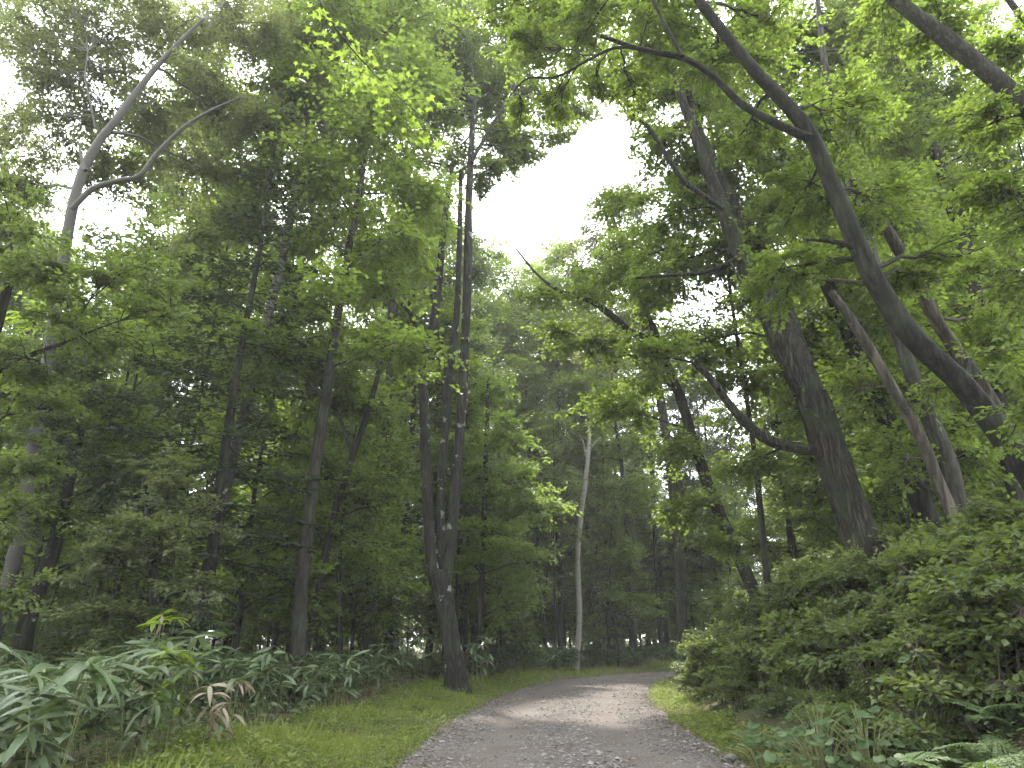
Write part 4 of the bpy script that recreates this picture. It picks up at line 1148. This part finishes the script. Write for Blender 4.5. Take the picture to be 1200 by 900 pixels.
# ------------------------------------------------------------------ ferns and broad-leaved plants on the right
def frond_mesh(L, seed):
    r = np.random.default_rng(seed); n_ = 26
    t = np.linspace(.08, 1, n_); bend = 1.1
    ang = 1.0 - 1.25 * t; ds = L / n_
    y = np.cumsum(np.cos(ang) * ds); z = np.cumsum(np.sin(ang) * ds)
    C = np.stack([np.zeros(n_), y, z], 1)
    mb = MB(); tube(mb, np.vstack([[0, 0, 0], C]), np.linspace(.004, .0015, n_ + 1), 4, cap=False)
    ln = L * .24 * np.sin(np.pi * np.clip(t, .04, .97)) ** .8 * (1.15 - .5 * t) + .01
    for sgn in (-1, 1):
        pos, d, nn, sz = [], [], [], []
        for i in range(n_):
            pd = norm(np.array([sgn, .35, -.12 + r.normal(0, .05)]))
            m_ = 5
            for q in range(m_):
                f = (q + .5) / m_
                p = C[i] + pd * ln[i] * f
                for s2 in (-1, 1):
                    pos.append(p); d.append(norm(pd * .55 + np.array([0, s2 * .8, 0]))); nn.append((0, .1, 1)); sz.append(ln[i] * .30 * (1.1 - f))
            pos.append(C[i] + pd * ln[i] * .7); d.append(pd); nn.append((0, .1, 1)); sz.append(ln[i] * .34)
        leaves(mb, np.array(pos), np.array(d), np.array(nn, float), np.array(sz), 'rhomb', 1.1)
    return mb.mesh("frond", M['fern'])
FR = [frond_mesh(.8, 1), frond_mesh(.65, 2), frond_mesh(.95, 3)]
def fern(px, py, Y, sc, label, seed, group=None, nf=9):
    r = random.Random(seed); x = at(px, py, Y)[0][0]
    root = thing("fern", label, "fern", (x, Y, gz(x, Y)), group)
    for k in range(nf):
        o = link("frond", r.choice(FR), root)
        o.rotation_euler = (r.uniform(-.15, .25), r.gauss(0, .12), k * 6.283 / nf + r.gauss(0, .2)); s_ = sc * r.uniform(.8, 1.15); o.scale = (s_, s_, s_)
fern(1145, 860, 6.6, 1.15, "largest fern with arching fronds in the lower right corner", 1, nf=11)
fern(1198, 880, 6.8, 1.1, "fern cut by the right edge of the picture at the bottom", 2)
fern(1075, 890, 7.0, 1.2, "smaller fern between the broad leaved plant and the largest fern", 3)
fern(1105, 840, 7.5, 1.2, "fern rising behind the largest fern against the shrubs", 7)
fern(1168, 800, 7.7, 1.25, "tall fern on the bank above the largest fern near the right edge", 8)
fern(905, 800, 10.2, .95, "pale fern leaning out over the grass beside the road", 4)
fern(870, 665, 17.0, 1.0, "sunlit fern on top of the bank at the bend", 5)
fern(1120, 700, 9.2, .9, "shaded fern high on the right bank under the curved tree", 6)

def heart_mesh(S, seed, mat):
    r = np.random.default_rng(seed)
    a = np.linspace(-math.pi, math.pi, 19)[:-1]
    rr = S * .5 * (1 + .25 * np.cos(a) + .12 * np.cos(2 * a)) * (1 + .04 * np.sin(7 * a)) * (1 - .45 * np.exp(-((np.abs(a) - math.pi) / .35) ** 2))
    ring = np.stack([np.sin(a) * rr, np.cos(a) * rr + S * .3, .06 * S * np.cos(3 * a) - .2 * rr ** 2 / S], 1)
    inn = ring * np.array([.5, .5, .2]) + np.array([0, S * .15, .03 * S])
    V = np.vstack([ring, inn, [[0, S * .28, -.01]]]); n_ = len(a)
    F4 = [(i, (i + 1) % n_, n_ + (i + 1) % n_, n_ + i) for i in range(n_)]; F3 = [(n_ + i, n_ + (i + 1) % n_, 2 * n_) for i in range(n_)]
    mb = MB(); mb.add(V, F4, r.random()); mb.f.setdefault(3, []).append(np.array(F3))
    return mb.mesh("leaf", mat, True)
HM = [heart_mesh(.12, 1, M['broad']), heart_mesh(.09, 2, M['broad']), heart_mesh(.155, 3, M['broad'])]
HD = heart_mesh(.12, 4, M['dry'])
def broad_plant(px, py, Y, H, nl, label, seed, sc=1., group=None, W=.5):
    r = random.Random(seed); x = at(px, py, Y)[0][0]; g = gz(x, Y)
    root = thing("broad_leaved_plant", label, "plant", (x, Y, g), group)
    mb = MB(); todo = []
    for k in range(nl):
        a = r.uniform(0, 6.283); w = W * r.random() ** .6; h = H * r.uniform(.35, 1.05) * (1.1 - .4 * w / W)
        tp = np.array([math.cos(a) * w, math.sin(a) * w, h])
        P = catmull([(tp[0] * .15, tp[1] * .15, -.08), (tp[0] * .5, tp[1] * .5, h * .75), tp], 3)
        tube(mb, P, np.linspace(.006, .003, len(P)), 4, cap=False); todo.append((tp, a))
    mb.obj("stems", M['culm'], root, True, kind="stuff")
    for i, (tp, a) in enumerate(todo):
        o = link("leaf", HD if (i == 3 and seed % 2) else r.choice(HM), root)
        a2 = a + r.gauss(0, .7); el = r.uniform(-.7, -.05)
        s_ = sc * r.uniform(.75, 1.2)
        o.matrix_local = Matrix.Translation(Vector(tp)) @ orient((math.cos(a2) * math.cos(el), math.sin(a2) * math.cos(el), math.sin(el)), (r.gauss(0, .25), r.gauss(0, .25), 1)) @ Matrix.Diagonal((s_, s_, s_, 1))
broad_plant(960, 870, 8.2, .8, 80, "broad heart leaved plant in the shrubs at the bottom right of the road", 1, 1.0, W=.6)
broad_plant(1010, 850, 8.0, .8, 60, "broad leaved plant with one dry leaf beside the smaller fern", 3, 1.0)
broad_plant(1010, 720, 10.4, 1.1, 34, "broad leaved plant halfway up the shrubby right bank", 2, .95)
broad_plant(890, 850, 9.6, .5, 40, "low broad leaved plant beside the grass at the right road edge", 6, .9, W=.45)
broad_plant(1080, 790, 8.4, 1.0, 30, "broad leaved plant in the shade between shrubs on the right bank", 8, .9)

# ------------------------------------------------------------------ grass verges and undergrowth
def verge(side, n, name, label):
    P, N = road_frame()
    keep = (P[:, 1] > 5) & (P[:, 1] < 50) & (P[:, 0] < 22); P, N = P[keep], N[keep]
    w = 1 / np.maximum(P[:, 1], 4) ** .9; w /= w.sum()
    i = rng.choice(len(P), n, p=w)
    width = np.where(side < 0, 2.8, 1.0)
    e = HW - .26 + width * rng.random(n) ** 1.15 + .25 * vnoise(P[i, 1] * 1.3, P[i, 0] * 0, 5)
    X = P[i] + N[i] * (side * e)[:, None] + rng.normal(0, .12, (n, 2))
    ok = np.abs(road_sd(X[:, 0], X[:, 1])) > HW - .30 + .34 * rng.random(n) ** .6 + .14 * vnoise(X[:, 0] * 2, X[:, 1] * 2, 31); X, e = X[ok], e[ok]; n = len(X)
    z = ground_z(X[:, 0], X[:, 1]) - .01
    pos = np.stack([X[:, 0], X[:, 1], z], 1)
    patch = .5 + .5 * vnoise(X[:, 0] * .9, X[:, 1] * .9, 8)
    mb = MB()
    blade = rng.random(n) < .5
    b = pos[blade]; k = len(b)
    az = rng.uniform(0, 6.283, k); el = rng.uniform(.35, 1.4, k)
    d = np.stack([np.cos(az) * np.cos(el), np.sin(az) * np.cos(el), np.sin(el)], 1)
    sz = np.minimum(rng.lognormal(math.log(.10), .45, k), .24) * (.35 + 1.2 * patch[blade] ** 1.5) * (.55 + .6 * np.clip(e[blade] - HW, 0, 1.5))
    leaves(mb, b, d, norm(rng.normal(0, 1, (k, 3))), sz, 'needle', .4, tint=np.clip(.6 * patch[blade] + .4 * rng.random(k), 0, 1))
    h = pos[~blade]; k = len(h)
    az = rng.uniform(0, 6.283, k); el = rng.uniform(-.2, .7, k)
    d = np.stack([np.cos(az) * np.cos(el), np.sin(az) * np.cos(el), np.sin(el)], 1)
    hh = rng.uniform(.01, .13, k) * (.4 + .9 * patch[~blade])
    leaves(mb, h + np.array([0, 0, 1.]) * hh[:, None], d, norm(np.array([0, 0, 1.]) + rng.normal(0, .35, (k, 3))), rng.uniform(.022, .05, k), 'rhomb', 1.2, tint=np.clip(.7 * patch[~blade] + .3 * rng.random(k), 0, 1))
    # weeds: rosettes of broader leaves standing out of the grass
    m_ = n // 170
    c = pos[rng.choice(n, m_, p=(lambda q: q / q.sum())(np.clip(e - HW + .1, .02, None)))]
    k = 16; hh = rng.uniform(.06, .26, m_)
    cc = np.repeat(c, k, 0); az = rng.uniform(0, 6.283, m_ * k); el = rng.uniform(-.3, .7, m_ * k)
    d = np.stack([np.cos(az) * np.cos(el), np.sin(az) * np.cos(el), np.sin(el)], 1)
    cc = cc + np.array([0, 0, 1.]) * (np.repeat(hh, k) * rng.random(m_ * k))[:, None] + d * rng.uniform(0, .06, (m_ * k, 1))
    leaves(mb, cc, d, norm(np.array([0, 0, 1.]) + rng.normal(0, .3, d.shape)), rng.uniform(.05, .11, m_ * k), 'rhomb', .9, tint=np.clip(np.repeat(rng.random(m_), k) * .8, 0, 1))
    o = mb.obj(name, M['grass'], kind="stuff"); o["label"] = label
verge(-1, 90000, "verge_grass", "bright grass and weeds along the left side of the road")
verge(1, 42000, "verge_grass", "bright grass and weeds along the right side of the road")

def litter():
    n = 2600
    P, N = road_frame(); keep = (P[:, 1] > 6) & (P[:, 0] < 10); P, N = P[keep], N[keep]
    w = 1 / P[:, 1]; i = rng.choice(len(P), n, p=w / w.sum())
    k = np.sign(rng.normal(0, 1, n)) * (1.02 - np.abs(rng.normal(0, .22, n))); k = np.where(rng.random(n) < .3, np.sign(k) * rng.uniform(1, 1.9, n), np.clip(k, -1.05, 1.05))
    X = P[i] + N[i] * (k * HW)[:, None] + rng.normal(0, .15, (n, 2))
    z = np.where(np.abs(k) > 1.02, ground_z(X[:, 0], X[:, 1]) + rng.uniform(.02, .07, n), .058 - .035 * k ** 2 - .05 * (np.abs(k) > .97))
    az = rng.uniform(0, 6.283, n)
    mb = MB(); leaves(mb, np.stack([X[:, 0], X[:, 1], z], 1), np.stack([np.cos(az), np.sin(az), rng.uniform(-.1, .35, n)], 1), norm(np.array([0, 0, 1.]) + rng.normal(0, .3, (n, 3))), rng.uniform(.025, .07, n), 'rhomb', .9)
    m = leaf_mat("fallen_leaf", (.07, .05, .03), (.19, .14, .08), (.1, .07, .04), .15, .8, .2)
    o = mb.obj("fallen_leaves", m, kind="stuff"); o["label"] = "dry fallen leaves along the edges of the road"
litter()

def undergrowth():
    n = 95000
    Y = 3.5 + 66 * rng.random(n) ** 1.6; x = rng.uniform(-1, 1, n) * (.78 * Y + 3)
    d = road_sd(x, Y); ok = np.where(d > 0, d - .85, -d - 1.9) > HW; x, Y = x[ok], Y[ok]; n = len(x)
    pat = vnoise(x * .45, Y * .45, 6); ok = rng.random(n) < .6 + .6 * pat + .5 * ((x > 0) & (Y < 20)); x, Y = x[ok], Y[ok]; n = len(x)
    z = ground_z(x, Y) + rng.uniform(.0, .5, n)
    az = rng.uniform(0, 6.283, n); el = rng.uniform(-.5, .5, n)
    d = np.stack([np.cos(az) * np.cos(el), np.sin(az) * np.cos(el), np.sin(el)], 1)
    mb = MB(); leaves(mb, np.stack([x, Y, z], 1), d, norm(np.array([0, 0, 1.]) + rng.normal(0, .3, (n, 3))), rng.uniform(.05, .12, n) * (.7 + Y / 40), 'rhomb')
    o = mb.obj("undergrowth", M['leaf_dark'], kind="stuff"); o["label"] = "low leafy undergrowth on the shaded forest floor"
undergrowth()

def far_woods():
    """the wood beyond, one leafy mass"""
    n = 44000
    ang = rng.uniform(-1.0, 1.0, n); D = rng.uniform(98, 150, n)
    x, y = np.sin(ang) * D, np.cos(ang) * D
    top = 12 + 4 * vnoise(ang * 30, D * .05, 2) + 2 * vnoise(ang * 90, D * .1, 3)
    z = top * rng.random(n) ** .8
    nn = norm(rng.normal(0, 1, (n, 3)) + np.array([0, 0, .7])); d = norm(rng.normal(0, 1, (n, 3)))
    mb = MB(); leaves(mb, np.stack([x, y, z], 1), d, nn, rng.uniform(.6, 1.4, n), 'rhomb')
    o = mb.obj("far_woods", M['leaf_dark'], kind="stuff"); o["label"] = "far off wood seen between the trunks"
far_woods()

# ------------------------------------------------------------------ small things
def rock(px, py, Y, s_, label, seed):
    r = np.random.default_rng(seed); x = at(px, py, Y)[0][0]
    import bmesh
    bm = bmesh.new(); bmesh.ops.create_icosphere(bm, subdivisions=3, radius=1)
    for v in bm.verts:
        p = np.array(v.co)
        k = 1 + .22 * float(vnoise(p[0] * 1.7 + seed, p[1] * 1.7 + p[2], seed)) + .08 * float(vnoise(p[0] * 5, p[1] * 5 + p[2] * 4, seed))
        v.co = Vector(p * k * np.array([1, .8, .62]) * s_)
    me = bpy.data.meshes.new("rock"); bm.to_mesh(me); bm.free(); me.materials.append(M['rock'])
    me.polygons.foreach_set("use_smooth", np.full(len(me.polygons), True))
    o = link("rock", me); o.location = (x, Y, max(gz(x, Y), 0) + s_ * .25); o.rotation_euler = (0, 0, seed)
    o["label"], o["category"] = label, "rock"
def rock_mat():
    m, t, p, out = nt_new("rock"); n1 = nd(t, "ShaderNodeTexNoise", Scale=9., Detail=6); tcn = nd(t, "ShaderNodeTexCoord"); t.links.new(tcn.outputs["Object"], n1.inputs["Vector"])
    c = nd(t, "ShaderNodeMixRGB"); c.inputs[1].default_value = (.05, .045, .04, 1); c.inputs[2].default_value = (.2, .185, .17, 1); t.links.new(n1.outputs["Fac"], c.inputs[0]); t.links.new(c.outputs[0], p.inputs["Base Color"])
    p.inputs["Roughness"].default_value = .9
    b = nd(t, "ShaderNodeBump", Strength=.6, Distance=.03); t.links.new(n1.outputs["Fac"], b.inputs["Height"]); t.links.new(b.outputs[0], p.inputs["Normal"])
    return m
M['rock'] = rock_mat()
rock(857, 884, 10.3, .075, "small dark rock lying at the right edge of the road", 3)
def veil():  # thin volume added to stand in for windscreen glare
    import bmesh
    bm = bmesh.new(); bmesh.ops.create_cube(bm, size=1)
    me = bpy.data.meshes.new("veil"); bm.to_mesh(me); bm.free()
    m = bpy.data.materials.new("veil"); m.use_nodes = True; t = m.node_tree; t.nodes.clear()
    out = t.nodes.new("ShaderNodeOutputMaterial"); v = t.nodes.new("ShaderNodeVolumePrincipled")
    v.inputs["Color"].default_value = (.93, .95, .93, 1); v.inputs["Density"].default_value = VEIL; v.inputs["Anisotropy"].default_value = .2
    t.links.new(v.outputs[0], out.inputs["Volume"])
    me.materials.append(m)
    o = link("veil", me, kind="stuff"); o["label"] = "thin pale haze added in place of windscreen glare"
    o.location = (0, 20, 20.5); o.scale = (1100, 1100, 49)
veil()
if __import__("os").environ.get("SCENE_STATS"): print("TRIS", sum(sum(len(p.vertices) - 2 for p in me.polygons) if len(me.polygons) < 5000 else len(me.loops) - 2 * len(me.polygons) for me in bpy.data.meshes), "OBJS", len(bpy.data.objects))
